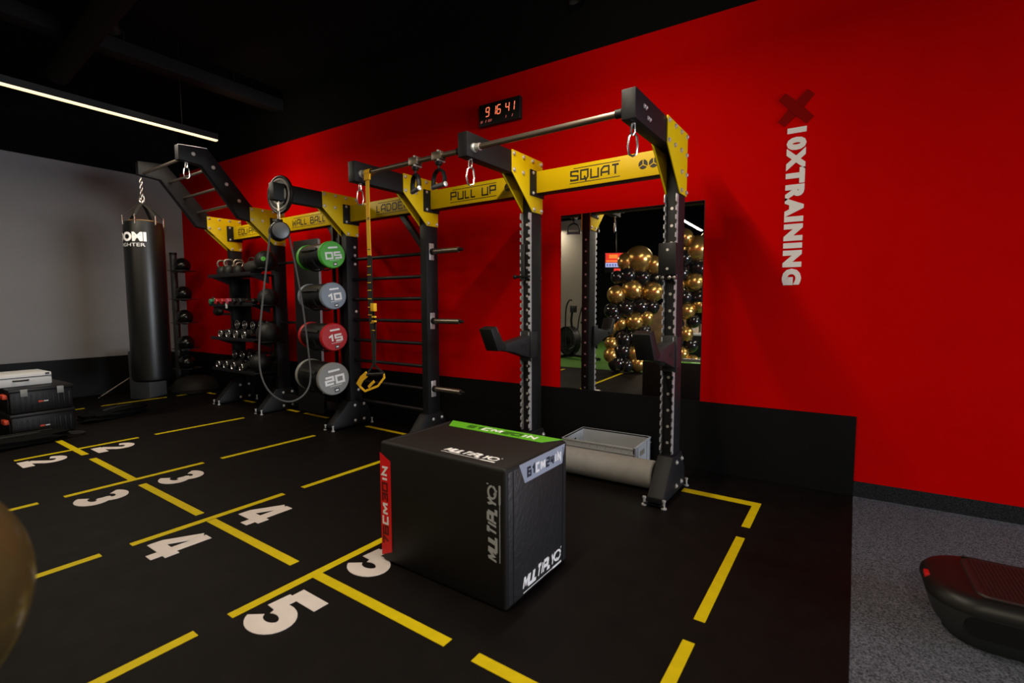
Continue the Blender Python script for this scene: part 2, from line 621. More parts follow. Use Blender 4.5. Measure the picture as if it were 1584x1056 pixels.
for a, b in ((-.94, -.4525), (-1.95, -1.10), (-3.05, -2.12), (-4.22, -3.55), (-5.34, -4.90), (-5.72, -5.48), (-6.86, -6.50), (-7.9, -7.60)):
    xstripe(-.545 if a > -1 else -.605, a, b, .07 if a > -1 else SW)
for a, b in ((-.93, -.575), (-1.955, -1.08), (-3.0, -2.105), (-4.1, -3.15)):
    ystripe(-.475, a, b)
for a, b in ((-.97, -.62), (-1.83, -1.10), (-2.9, -2.0)):
    ystripe(-7.91, a, b)

# painted numbers
NUM = {   # stroke centre lines on a unit cell
    '2': [arc(.48, .66, .33, .225, 172, -28, 16) + [(.20, .20)], [(.03, .12), (.98, .12)]],
    '3': [arc(.46, .685, .33, .195, 150, -84, 14), arc(.48, .325, .36, .205, 88, -152, 18)],
    '4': [[(.70, 0), (.70, 1.0)], [(.55, .955), (.10, .36)], [(-.02, .29), (1.0, .29)]],
    '5': [[(.16, .88), (.97, .88)], [(.24, .80), (.21, .46)], arc(.49, .325, .36, .205, 125, -158, 20)],
}
def number(d, x, y, h=.29, wd=.225):
    """upright towards the red wall, read from the open floor (rack frame)."""
    mb = MB()
    M = plane_matrix((x, y, .0004), (1, 0, 0), (0, 1, 0))
    for q, pl in enumerate(NUM[d]):
        pts = [((px - .5) * wd, (py - .5) * h) for px, py in pl]
        stroke(mb, pts, .070 if d != '4' else .066, WHT, M, .0014 + .0004 * q)
    mb.build('painted_number', floor, smooth=False)
for d, x in (('2', -5.50), ('3', -4.11), ('4', -2.965), ('5', -1.93)):
    number(d, x, -2.405 if d != '5' else -2.385)
    number(d, x, -2.885)

# ================================================================ WALL THINGS
mr = thing('wall_mirror', 'large frameless rectangular mirror on red wall behind squat rack', 'mirror', (-1.42, -.0005, .525))
mb = MB(); mb.box(-.602, .602, -.0055, 0, .012, 1.535, BLK); mb.box(-.599, .599, -.0062, -.0054, .015, 1.532, MIRROR)
mb.build('mirror_pane', mr, smooth=False)
mb = MB(); mb.box(-.606, .606, -.010, 0, 0, .011, BLK)
mb.build('support_rail', mr)

# digital clock
ck = thing('digital_clock', 'black digital wall clock with red figures high on red wall', 'clock', (-2.648, 0, 3.06))
mb = MB(); mb.box(-.228, .228, -.05, -.0005, -.098, .102, BLK, .006); mb.build('clock_case', ck)
SEGS = {'a': ((0, 1), (1, 1)), 'b': ((1, 1), (1, .5)), 'c': ((1, .5), (1, 0)), 'd': ((0, 0), (1, 0)), 'e': ((0, 0), (0, .5)), 'f': ((0, .5), (0, 1)), 'g': ((0, .5), (1, .5))}
DIG = {'9': 'abcdfg', '1': 'bc', '6': 'acdefg', '4': 'bcfg'}
def sevenseg(mb, d, x, z, wd, h, lw, m):
    M = plane_matrix((x, -.0505, z), (1, 0, 0), (0, 0, 1))
    for s in DIG[d]:
        (ax, ay), (bx, by) = SEGS[s]
        sk = lambda p: (p[0] * wd + p[1] * .008, p[1] * h)
        a, b = Vector(sk((ax, ay))), Vector(sk((bx, by)))
        t = (b - a).normalized() * lw * .3
        stroke(mb, [a + t, b - t], lw, m, M)
for d, x in (('9', -.148), ('1', -.055), ('6', -.020), ('4', .075), ('1', .150)):
    mb = MB()
    sevenseg(mb, d, x if d != '1' else x - .018, -.015, .036, .078, .0085, SEG)
    mb.build('clock_figure', ck, smooth=False)
Mq = plane_matrix((0, -.0505, -.058), (1, 0, 0), (0, 0, 1))
for x0, x1 in ((-.205, -.198), (-.192, -.184), (-.150, -.140), (-.118, -.112), (-.106, -.096), (-.090, -.080), (.078, .084), (.145, .155)):
    mb = MB(); stroke(mb, [(x0, -.01), (x1, .012)], .005, SEGD, Mq)
    mb.build('small_figure', ck, smooth=False)

# wall lettering: a row of letters reading downwards
wl = thing('wall_lettering', 'pale grey 10XTRAINING lettering running down the red wall', 'sign', (-.234, 0, 1.945))
ltr = text_mesh('10XTRAINING', bold=.075, sx=1.0, space=1.2)
tw = text_width(ltr)
cu_s = 1.065 / tw
M = plane_matrix((0, -.004, 0), (0, 0, -1), (1, 0, 0)) @ Matrix.Diagonal((cu_s, .118, 1, 1))
mb = MB(); mb.mesh(ltr, GREYL, M)
r = bmesh.ops.extrude_face_region(mb.bm, geom=mb.bm.faces[:])
bmesh.ops.translate(mb.bm, vec=(0, .0035, 0), verts=[v for v in r['geom'] if isinstance(v, bmesh.types.BMVert)])
mb.build('letters', wl, smooth=False)
xl = thing('wall_emblem', 'dark red cross-shaped emblem above the wall lettering', 'sign', (-.245, 0, 2.605))
mb = MB()
for s in (1, -1):
    Mx = Matrix.Rotation(s * R(47), 4, 'Y')
    mb.prism([(-.125, -.028), (-.03, -.034), (.03, -.034), (.125, -.028), (.125, .028), (.03, .034), (-.03, .034), (-.125, .028)], 'y', -.006 - .002 * (s > 0), -.0005, MARK, Mx)
mb.build('emblem', xl, smooth=False)

# ================================================================ LAMPS
def lin_lamp(x, y0, y1, z, label, mult=1.0):
    t = thing('linear_lamp', label, 'lamp', (x, (y0 + y1) / 2, z), 0, 'suspended linear lamps')
    L = (y1 - y0) / 2
    mb = MB(); mb.box(-.026, .026, -L, L, .012, .075, BLK); mb.build('lamp_housing', t)
    mb = MB(); mb.box(-.024, .024, -L + .004, L - .004, 0, .0118, LEDM); mb.build('diffuser', t)
    l = bpy.data.lights.new('lamp_light', 'AREA'); l.shape = 'RECTANGLE'; l.size = .046; l.size_y = 2 * L - .01
    l.energy = 56 * L * mult; l.color = (1.0, .87, .68)
    o = bpy.data.objects.new('lamp_light', l); C.objects.link(o); o.parent = t; o.location = (0, 0, -.001)
    l = bpy.data.lights.new('lamp_end_light', 'AREA'); l.shape = 'RECTANGLE'; l.size = .044; l.size_y = .012
    l.energy = 5.5; l.color = (1.0, .82, .54)
    o = bpy.data.objects.new('lamp_end_light', l); C.objects.link(o); o.parent = t; o.location = (0, L + .001, .006); o.rotation_euler = (R(90), 0, 0)
    for yy in (-L + .35, L - .35):
        mb = MB(); mb.tube([(0, yy, .075), (0, yy, ZC - z)], .0022, BLK, 6); mb.build('cable', t)
    return t
lin_lamp(-5.80, -3.5, -.975, 3.1, 'long glowing linear lamp hung on cables above the gym floor')
lin_lamp(-1.30, -3.75, -1.30, 3.1, 'linear lamp hung above the open floor in front of the squat bay')
lin_lamp(0.9, -8.4, -4.9, 3.1, 'added unseen linear lamp behind the camera over the carpet', 1.4)  # added fill lamp, never in view; brightens faces turned towards the camera side
lin_lamp(-2.78, -9.2, -7.2, 3.1, 'glowing linear lamp seen in the mirror above the balloons')
lin_lamp(-5.80, -9.0, -6.5, 3.1, 'linear lamp hung above the green turf by the exercise bike')

# track spotlight near the wall top
def spot(x, y, z, tgt, power, label, ang=85):
    t = thing('ceiling_spotlight', label, 'lamp', (x, y, z), 0, 'ceiling spotlights')
    d = (Vector(tgt) - Vector((x, y, z))).normalized()
    q = d.to_track_quat('Z', 'Y').to_matrix().to_4x4()
    mb = MB(); mb.lathe([(.048, -.09), (.05, -.08), (.05, .06), (.044, .06), (.040, .0), (.002, -.01)], BLK, 20, q, capt=False)
    mb.build('lamp_head', t)
    mb = MB(); mb.tube([(0, 0, .03), (0, 0, ZC - z)], .011, BLK, 8); mb.build('stem', t)
    l = bpy.data.lights.new('spot_light', 'SPOT')
    l.energy = power; l.color = (1.0, .80, .55); l.spot_size = R(ang); l.spot_blend = .9; l.shadow_soft_size = .04
    o = bpy.data.objects.new('spot_light', l); C.objects.link(o); o.parent = t
    o.location = d * .07
    o.rotation_euler = d.to_track_quat('-Z', 'Y').to_euler()
    return t
spot(-1.72, -.42, 3.62, (-1.2, -.1, 2.0), 1.0, 'small black spotlight under the ceiling nearest the squat bay')
spot(-5.35, -2.05, 3.72, (-7.3, 0, 1.7), 26, 'small black spotlight under the ceiling above the punching bag', 62)

# ================================================================ TRAINING RACK (one bolted frame)
X = [-.965, -2.082, -3.205, -4.345, -5.71, -6.745]        # right faces of the six posts
PW = .08
YF0, YB0 = -.705, -.555
rack = thing('training_rack', 'black and yellow six-post training rack bolted together along the red wall', 'training rack', (RX0, 0, 0), -TH)
bolt_me, _o = hexbolt()
bpy.data.objects.remove(_o)


def bolt(parent, x, y, z, s=1.0, axis='x'):
    o = bpy.data.objects.new('bolt', bolt_me)
    C.objects.link(o); o.parent = parent
    o.location = (x, y, z)
    o.rotation_euler = (0, R(90), 0) if axis == 'x' else (R(90), 0, 0)
    o.scale = (s, s, s)
    return o


GUS = [(-.972, 2.397), (-.553, 2.397), (-.553, 1.993), (-.700, 1.993), (-.972, 2.238)]
for i, x in enumerate(X):
    # post with its column of holes
    mb = MB()
    mb.box(x - PW, x, YF0, YB0, .02, 2.39, STEEL, .006)
    for k in range(15):
        z = .36 + k * .11
        mb.lathe([(.009, 0), (.009, .0006)], STEELB, 10, Matrix.Translation((x - .0002, -.63, z)) @ Matrix.Rotation(R(90), 4, 'Y'))
        if i < 2:
            mb.lathe([(.010, 0), (.010, .0008)], ZINC, 10, Matrix.Translation((x - PW / 2, YF0 + .0002, z)) @ Matrix.Rotation(R(90), 4, 'X'))
        mb.lathe([(.010, 0), (.010, .0008)], ZINC, 10, Matrix.Translation((x - PW / 2, YB0 - .0002, z)) @ Matrix.Rotation(R(-90), 4, 'X'))
    mb.build('post', rack)
    # foot
    mb = MB()
    mb.prism([(-.935, .012), (-.935, .055), (-.735, .275), (-.540, .275), (-.462, .135), (-.462, .012)], 'x', x - .092, x + .012, STEEL, bev=.006)
    for yy in (-.945, -.45):
        for xx in (x - .105, x + .022):
            mb.lathe([(.018, 0), (.018, .008), (.008, .010), (.008, .045), (.012, .046), (.012, .056)], ZINC, 10, Matrix.Translation((xx, yy, 0)))
            mb.box(min(xx, x - .08), max(xx, x), yy - .012, yy + .012, .014, .022, STEEL)
    foot = mb.build('foot', rack)
    for yy, zz in ((-.660, .222), (-.545, .222), (-.660, .06), (-.545, .06)):
        bolt(foot, x + .012, yy, zz, 1.0)
    # arm
    mb = MB()
    if i < 4:
        mb.box(x - PW, x, -1.465, -.56, 2.236, 2.392, STEEL, .006)
    else:
        mb.prism([(-1.672, 2.768), (-1.672, 2.918), (-1.392, 2.940), (-.955, 2.425), (-.92, 2.392), (-.56, 2.392), (-.56, 2.24), (-.955, 2.24), (-1.085, 2.255), (-1.452, 2.750)],
                 'x', x - PW, x, STEEL, bev=.005)
    arm = mb.build('arm', rack)
    if i == 0:
        for yy, zz in ((-1.345, 2.33), (-1.315, 2.33), (-1.285, 2.285), (-1.255, 2.285)):
            bolt(arm, x, yy, zz, .75)
    if i == 4:
        for yy, zz in ((-1.53, 2.85), (-1.34, 2.754), (-1.211, 2.603), (-1.084, 2.446)):
            bolt(arm, x, yy, zz, 1.2)
    # yellow gusset plates either side
    for side in (0, 1):
        mb = MB()
        a = x + .0005 if side else x - PW - .0085
        mb.prism(GUS, 'x', a, a + .008, YSTEEL, bev=.0015)
        g = mb.build('gusset_plate', rack)
        if side:
            pos = [(-.950, 2.372), (-.825, 2.372), (-.700, 2.372), (-.575, 2.372), (-.950, 2.258), (-.830, 2.258), (-.575, 2.255), (-.680, 2.015), (-.572, 2.015)]
            if i == 0:
                pos += [(-.700, 2.258), (-.680, 2.13), (-.572, 2.13)]
            for yy, zz in pos:
                bolt(g, x + .0085, yy, zz, 1.0)
    if i == 3:
        for zz in (1.885, 1.80, 1.71, 1.215, 1.130, .38):
            bolt(rack, x, -.60, zz, 1.0)

# yellow name beams between the posts
NAMES = ['SQUAT', 'PULL UP', 'LADDER', 'WALL BALL', 'EQUIPMENT']
for i in range(5):
    x0, x1 = X[i + 1] + .0185, X[i] - PW - .009
    mb = MB()
    mb.box(x0, x1, -.652, -.555, 2.138, 2.300, STEEL, .004)
    mb.box(x0, x1, -.660, -.6522, 2.140, 2.303, YSTEEL, .002)
    b = mb.build('name_beam', rack)
    mb = MB()
    mb.box(X[i + 1] + .0088, X[i + 1] + .0185, -.742, -.545, 2.112, 2.306, STEEL, .002)
    fl = mb.build('beam_flange', rack)
    for zz in (2.285, 2.133):
        bolt(fl, X[i + 1] + .0185, -.705, zz, .8)
    mb = MB()
    cx = (x0 + x1) / 2 + (-.02 if i < 2 else (.12 if i == 2 else (.0 if i == 3 else -.02)))
    M = plane_matrix((cx, -.6602, 2.222), (1, 0, 0), (0, 0, 1))
    hh = .063
    wt = tech_text(mb, NAMES[i], M, hh, .0125, LETB, .38 if i != 4 else .32, .90 if i < 3 else .88)
    for zz in (.052, -.052):
        stroke(mb, [(-wt / 2 - .01 + .03 * (zz > 0), zz), (wt / 2 + .01, zz)], .005, LETB, M)
    mb.build('lettering', b, smooth=False)
    if i < 2:
        mb = MB()
        for q in range(2):
            Mq = plane_matrix((x1 - .165 + q * .072, -.6602, 2.222), (1, 0, 0), (0, 0, 1))
            for s in range(3):
                a0 = 96 + s * 120
                pts = [(0.004 * math.cos(R(a0 + 54)), .004 * math.sin(R(a0 + 54)))] + arc(0, 0, .032, .032, a0, a0 + 108, 8)
                v = [(p[0], p[1], 0) for p in pts] + [(p[0], p[1], .001) for p in pts]
                n = len(pts)
                mb._add(v, [tuple(range(n - 1, -1, -1)), tuple(range(n, 2 * n))] + [(k, (k + 1) % n, n + (k + 1) % n, n + k) for k in range(n)], LETB, Mq)
        mb.build('emblem', b, smooth=False)

for i in (2, 3):
    mb = MB(); xx = X[i] - PW
    mb.prism([(xx - .36, 2.139), (xx - .29, 2.139), (xx - .0005, 1.80), (xx - .0005, 1.72)], 'y', -.63, -.58, STEEL, bev=.003)
    mb.build('beam_brace', rack)
# pull-up bars
for i in (0, 1):
    x0, x1 = X[i + 1], X[i] - PW
    mb = MB()
    mb.tube([(x0, -1.40, 2.298), (x1, -1.40, 2.298)], .018, BARM, 16)
    pb = mb.build('pull_up_bar', rack)
    for xa, s in ((x0, 1), (x1, -1)):
        mb = MB()
        mb.lathe([(.030, 0), (.030, .012), (.024, .02), (.024, .055)], ZINC if s > 0 else STEEL, 16, Matrix.Translation((xa, -1.40, 2.298)) @ Matrix.Rotation(R(90 * s), 4, 'Y'))
        mb.build('bar_collar', pb)
# rungs of the raised ladder between the two sloping arms
for yy, zz in ((-1.62, 2.79), (-1.365, 2.735), (-1.22, 2.58), (-1.075, 2.425)):
    mb = MB(); mb.tube([(X[5], yy, zz), (X[4] - PW, yy, zz)], .015, BARM, 12); mb.build('ladder_rung', rack)
# wall-bar rungs
for zz in (1.755, 1.547, 1.342, 1.130, .919, .704, .490, .285):
    mb = MB(); mb.tube([(X[3], -.63, zz), (X[2] - PW, -.63, zz)], .017, STEEL, 12); mb.build('wall_bar_rung', rack)
# plate pegs
for zz in (1.765, 1.135, .505):
    mb = MB()
    mb.tube([(X[2] + .006, -.64, zz), (X[2] + .33, -.64, zz)], .024, BARM, 16)
    mb.lathe([(.030, 0), (.030, .03)], STEEL, 16, Matrix.Translation((X[2] + .004, -.64, zz)) @ Matrix.Rotation(R(90), 4, 'Y'))
    pg = mb.build('plate_peg', rack)
    mb = MB(); mb.box(X[2] + .0003, X[2] + .006, -.672, -.612, zz - .075, zz + .075, TOOTH, .002); mb.build('peg_plate', pg)
    mb = MB(); mb.lathe([(.014, 0), (.014, .035), (.010, .042)], STEEL, 12, Matrix.Translation((X[2] + .33, -.64, zz)) @ Matrix.Rotation(R(90), 4, 'Y')); mb.build('peg_tip', pg)
# toothed hook strips on the squat posts
for i in (0, 1):
    for s in (0, 1):
        mb = MB()
        a = X[i] - .0055 if s else X[i] - PW - .0005
        pts = [(YF0 + .001, 1.985), (YF0 - .036, 1.985)]
        z = 1.965
        while z > .33:
            pts += [(YF0 - .040, z), (YF0 - .040, z - .028), (YF0 - .016, z - .036), (YF0 - .013, z - .052)]
            z -= .056
        pts += [(YF0 - .028, .29), (YF0 + .001, .29)]
        mb.prism(pts, 'x', a, a + .006, TOOTH)
        mb.build('toothed_strip', rack, smooth=False)
# the two squat posts carry a row of bolts on their fronts (in the posts); shelves of the equipment bay
SHELF = [(1.640, .02), (1.285, .02), (.865, .02), (.475, .02)]
for k, (zz, t) in enumerate(SHELF):
    x0, x1 = X[5] - .02, X[4] - PW + .06
    mb = MB()
    mb.box(x0, x1, -.98, -.735, zz, zz + .012, STEEL, .002)
    mb.box(x0, x1, -.985, -.980, zz - .012, zz + .030, STEEL, .002)
    if k >= 2:
        mb.box(x0, x1, -.735, -.56, zz + .105, zz + .117, STEEL, .002)
        mb.box(x0, x1, -.735, -.730, zz, zz + .12, STEEL)
    else:
        mb.box(x0, x1, -.735, -.56, zz, zz + .012, STEEL, .002)
    for xx in (X[5] - .01, X[4] - PW - .04):
        mb.prism([(-.97, zz), (-.71, zz), (-.71, zz - .10)], 'x', xx, xx + .006, STEEL)
    mb.build('shelf', rack)
mb = MB(); mb.box(X[5] - .0, X[5] + .24, -.60, -.585, .90, 1.63, STEEL, .003); mb.box(X[5] - .22, X[5] - .085, -.61, -.60, .90, 1.60, STEEL, .003)
mb.build('side_panel', rack)
# storage panel and cradles of the weight-tube bay
mb = MB(); mb.box(-5.33, -4.84, -.69, -.675, .06, 2.01, STEEL, .003)
mb.build('storage_panel', rack)
mb = MB(); mb.box(-4.838, -4.832, -.70, -.675, .30, 2.0, TOOTH); mb.build('panel_edge', rack)
for xx in (-4.66, -4.55):
    mb = MB(); mb.box(xx, xx + .03, -.66, -.63, .06, 2.14, STEEL, .003); mb.build('upright_bar', rack)
for zz in (1.78, 1.08):
    mb = MB(); mb.box(X[4], -5.33, -.66, -.64, zz - .015, zz + .015, STEEL, .002); mb.build('cross_rail', rack)
mb = MB(); mb.box(-5.70, -4.43, -.66, -.60, .12, .20, STEEL, .004); mb.build('lower_rail', rack)
mb = MB(); mb.box(X[5] - PW - .46, X[5] - PW, -.655, -.625, 1.150, 1.180, STEEL, .003); mb.build('side_peg', rack)

TUBES = [(1.785, .132, '05', CAPG, 'green', LWHITE), (1.375, .132, '10', CAPB, 'blue-grey', LWHITE), (.962, .138, '15', CAPR, 'red', LWHITE), (.540, .163, '20', CAPS, 'light grey', LWHITE)]
for zz, r, n, m, cn, tm in TUBES:
    mb = MB()
    for xx in (-4.48, -4.68):
        ya = -.90 - (r - .132) * .9 + (-4.30 - xx) * math.tan(R(9))
        pts = [(xx, -.66, zz - r * .55)] + [(xx, ya + (r + .014) * math.cos(R(a)), zz + (r + .014) * math.sin(R(a))) for a in range(-40, -171, -13)]
        mb.tube(pts, .008, STEEL, 8)
    mb.box(-4.84, -4.46, -.672, -.655, zz - r * .55 - .02, zz - r * .55 + .02, STEEL)
    mb.build('tube_cradle', rack)

# ================================================================ weight tubes
DIGT = {}
for zz, r, n, m, cn, tm in TUBES:
    t = rthing('weight_tube', f'weight training tube with {cn} end marked {n} in the rack', 'weight bag', -4.30, -.90 - (r - .132) * .9, zz, 'weight tubes in the rack', R(-9))
    Mx = Matrix.Rotation(R(90), 4, 'Y')
    L = .56
    mb = MB(); mb.lathe([(r - .012, -L + .03), (r - .006, -L + .06), (r - .004, -.09), (r - .01, -.05)], LEATH, 28, Mx)
    for a in (25, 155):
        cyy, czz = (r + .004) * math.cos(R(a)), (r + .004) * math.sin(R(a))
        mb.ribbon([(-L + .08, cyy, czz), (-L + .16, cyy * 1.10, czz * 1.10), (-.2, cyy * 1.10, czz * 1.10), (-.1, cyy, czz)], .03, .005, STRAPB, normal=(0, cyy, czz))
    mb.build('tube_body', t)
    for s in (0, 1):
        prof = [(r - .004, -.055), (r + .003, -.045), (r + .003, -.012), (r - .006, -.001), (.001, 0)] if s else [(.001, -L), (r - .006, -L + .001), (r + .003, -L + .012), (r + .003, -L + .045), (r - .004, -L + .055)]
        mb = MB(); mb.lathe(prof, m, 36, Mx, capb=False, capt=False)
        cap = mb.build('end_cap', t)
        if s:
            mb = MB()
            tilt = R(8)
            ax = Vector((0, math.cos(tilt), math.sin(tilt))); ay = Vector((0, -math.sin(tilt), math.cos(tilt)))
            tech_text(mb, n, plane_matrix((.0014, .006, -.008), ax, ay), r * .42, r * .135, LWHITE, .48, 1.15)
            for dz, wd, hh in ((r * .52, r * .75, r * .13), (-r * .42, r * .8, r * .03)):
                stroke(mb, [(-wd / 2, 0), (wd / 2, 0)], hh, LWHITE if dz > 0 else LWHITE, plane_matrix(Vector((.0014, 0, 0)) + ay * dz + ax * .01, ax, ay), .001)
            stroke(mb, [(-r * .16, 0), (r * .16, 0)], r * .24, DBLUE, plane_matrix(Vector((.0012, 0, 0)) - ay * r * .72 + ax * .01, ax, ay), .001)
            stroke(mb, [(-r * .10, 0), (r * .10, 0)], r * .10, LWHITE, plane_matrix(Vector((.0026, 0, 0)) - ay * r * .72 + ax * .01, ax, ay), .001)
            mb.build('number_print', cap, smooth=False)

# ================================================================ small hanging things on the rack
def carabiner_mesh(mb, z0, L=.115, wd=.026):
    pts = [(wd * .35, 0, 0), (wd * .8, 0, -.012), (wd, 0, -L * .55), (wd * .7, 0, -L * .92), (0, 0, -L), (-wd * .7, 0, -L * .92), (-wd, 0, -L * .55), (-wd * .8, 0, -.012), (-wd * .35, 0, 0)]
    pts = [(p[0], p[1], p[2] + z0) for p in pts]
    mb.tube(pts, .0062, CHROME, 8, closed=True)


def carabiner(x, y, z, label, rz=.5, L=.115):
    t = rthing('carabiner', label, 'carabiner', x, y, z, 'carabiners hanging under the rack arms', rz)
    mb = MB(); mb.lathe([(.012, -.004), (.014, -.002), (.014, .0)], ZINC, 8)
    mb.tube([(-.008, 0, 0), (-.009, 0, -.045), (0, 0, -.058), (.009, 0, -.045), (.008, 0, 0)], .006, CHROME, 8); mb.build('shackle', t)
    mb = MB(); carabiner_mesh(mb, -.052, L); mb.build('snap_hook', t)
    return t
carabiner(X[0] - .045, -1.385, 2.236, 'chrome carabiner hanging under the rightmost rack arm', .6)
carabiner(X[1] - .04, -1.385, 2.236, 'chrome carabiner hanging under the arm left of the SQUAT beam', .9)
carabiner(X[2] - .04, -1.385, 2.236, 'chrome carabiner hanging under the arm beside the yellow strap', 1.3)
carabiner(X[4] - .05, -1.58, 2.762, 'chrome carabiner under the upper sloping ladder arm', 1.0)

# punching bag
PBX, PBY = X[5] - .04, -1.64
pbag = rthing('punching_bag', 'tall black punching bag hanging by a chain from the sloping ladder arm', 'punching bag', PBX, PBY, .40)
mb = MB()
mb.lathe([(.10, .0), (.165, .006), (.190, .03), (.195, .07), (.196, .9), (.195, 1.72), (.190, 1.78), (.186, 1.83), (.150, 1.835), (.12, 1.80)], LEATH, 40)
mb.build('bag_body', pbag)
mb = MB()
mb.tube([(.14 * math.cos(a), .14 * math.sin(a), 1.845) for a in [2 * PI * k / 24 for k in range(24)]], .008, WOOD, 6, closed=True); mb.build('top_ring', pbag)
for k in range(6):
    a = 2 * PI * k / 6 + .3
    mb = MB()
    mb.ribbon([(.192 * math.cos(a), .192 * math.sin(a), 1.885), (.10 * math.cos(a), .10 * math.sin(a), 1.985), (.018 * math.cos(a), .018 * math.sin(a), 2.045)], .034, .006, STRAPB, normal=(math.cos(a), math.sin(a), .9))
    st = mb.build('strap', pbag)
    mb = MB()
    mb.tube([(.190 * math.cos(a), .190 * math.sin(a), 1.80), (.193 * math.cos(a), .193 * math.sin(a), 1.90)], .007, CHROME, 8)
    mb.build('strap_clip', st)
mb = MB()
for k in range(9):
    z = 2.06 + k * .0335
    a = (k % 2) * PI / 2
    mb.tube([(.012 * math.cos(q) * math.cos(a), .012 * math.cos(q) * math.sin(a), z + .024 * math.sin(q)) for q in [2 * PI * j / 10 for j in range(10)]], .0042, CHROME, 6, closed=True)
mb.tube([(.030 * math.cos(q) * .8, .030 * math.cos(q) * .55, 2.10 + .05 * math.sin(q)) for q in [2 * PI * j / 14 for j in range(14)]], .006, CHROME, 8, closed=True)
mb.build('chain', pbag)
# wrapped lettering
def wrap_text(mb, s, m, ang, z, h, wd, r, bold=.03, sx=1.0):
    me = text_mesh(s, bold=bold, sx=sx)
    W_ = text_width(me)
    k = mb.mi(m)
    tb = bmesh.new(); tb.from_mesh(me)
    for q in range(1, 24):
        xq = -W_ / 2 + W_ * q / 24
        bmesh.ops.bisect_plane(tb, geom=tb.verts[:] + tb.edges[:] + tb.faces[:], plane_co=(xq, 0, 0), plane_no=(1, 0, 0))
    vm = {}
    for v in tb.verts:
        a = ang + v.co.x / W_ * wd / r
        vm[v] = mb.bm.verts.new((r * math.cos(a), r * math.sin(a), z + v.co.y * h))
    for f in tb.faces:
        try:
            fc = mb.bm.faces.new([vm[v] for v in f.verts]); fc.material_index = k
        except ValueError:
            pass
    tb.free()
_camdir = math.atan2(-3.96 - RK(PBX, PBY).y, 0 - RK(PBX, PBY).x) + TH
mb = MB()
wrap_text(mb, 'DOMI', LWHITE, _camdir - .80, 1.655, .105, .36, .1985, .05, 1.1)
wrap_text(mb, 'FIGHTER', LWHITE, _camdir - .72, 1.565, .038, .30, .1985, .0)
mb.build('lettering', pbag, smooth=False)

# suspension trainer on the pull-up bar
sx_ = -3.115
tr = rthing('suspension_trainer', 'yellow and black suspension trainer strap hanging from the pull-up bar beside the ladder', 'suspension trainer', sx_, -1.40, 2.298)
mb = MB()
loop = [(.0, -.024 * math.cos(a), .024 * math.sin(a)) for a in [2 * PI * k / 16 for k in range(16)]]
mb.tube([(-.018, q[1], q[2]) for q in loop], .003, STRAPY, 6, closed=True)
mb.lathe([(.0265, -.034), (.0265, .034)], STRAPY, 16, Matrix.Rotation(R(90), 4, 'Y'), capb=False, capt=False)
mb.ribbon([(0, -.018, -.015), (0, -.02, -.06)], .062, .014, STRAPY)
mb.ribbon([(0, -.018, -.05), (-.004, -.018, -.3), (.001, -.018, -.62), (.002, -.018, -.635)], .042, .004, STRAPY)
mb.build('anchor_strap', tr)
mb = MB()
for zz in (-.345, -.355, -.585):
    mb.box(-.016, .016, -.0205, -.0185, zz - .003, zz + .003, DBLUE)
mb.build('strap_print', tr)
mb = MB()
mb.ribbon([(.0, -.018, -.63), (-.006, -.020, -.95), (.004, -.020, -1.15), (.026, -.02, -1.32), (.028, -.018, -1.47)], .040, .005, STRAPB)
mb.ribbon([(.004, -.012, -.64), (.0, -.010, -1.0), (.035, -.010, -1.15), (.02, -.010, -1.40), (.010, -.012, -1.50)], .036, .004, STRAPB)
mb.ribbon([(.028, -.018, -1.47), (-.10, -.02, -1.60)], .018, .004, STRAPB); mb.ribbon([(.010, -.012, -1.48), (.14, -.015, -1.545)], .018, .004, STRAPB)
blk_ = mb.build('adjustment_strap', tr)
mb = MB()
for k, zz in enumerate((-.715, -.780, -.840, -.900, -.965, -1.03, -1.09)):
    mb.box(-.024, .018, -.0250, -.0225, zz - .003, zz + .003, STRAPY)
mb.box(.0, .042, -.0245, -.0225, -1.155, -1.149, STRAPY); mb.box(.015, .05, -.0245, -.0225, -1.213, -1.207, STRAPY)
mb.build('marker_stitch', blk_)
mb = MB(); mb.box(.022, .064, -.040, -.010, -1.062, -1.0, STRAPY, .003); mb.build('cam_buckle', tr)
for zz in (-1.112, -1.146):
    mb = MB(); mb.box(.026, .062, -.034, -.012, zz, zz + .013, STRAPY, .002); mb.build('strap_keeper', tr)
mb = MB()
mb.tube([(-.02, -.05, -1.560), (.135, -.02, -1.545)], .014, BLKR, 12); hd = mb.build('handle_grip', tr)
mb = MB()
mb.ribbon([(.135, -.02, -1.545), (.150, -.025, -1.570), (.09, -.04, -1.640), (-.04, -.06, -1.690), (-.09, -.065, -1.66), (-.115, -.06, -1.635), (-.02, -.05, -1.560)], .018, .004, STRAPY, normal=(.2, -1, .2))
mb.ribbon([(-.02, -.052, -1.552), (-.075, -.06, -1.592), (-.118, -.064, -1.650)], .045, .008, STRAPY, normal=(.2, -1, .2))
mb.ribbon([(.0, -.058, -1.655), (.035, -.055, -1.625), (.06, -.05, -1.605)], .022, .006, STRAPY, normal=(.2, -1, .2))
mb.build('handle_loop', tr)

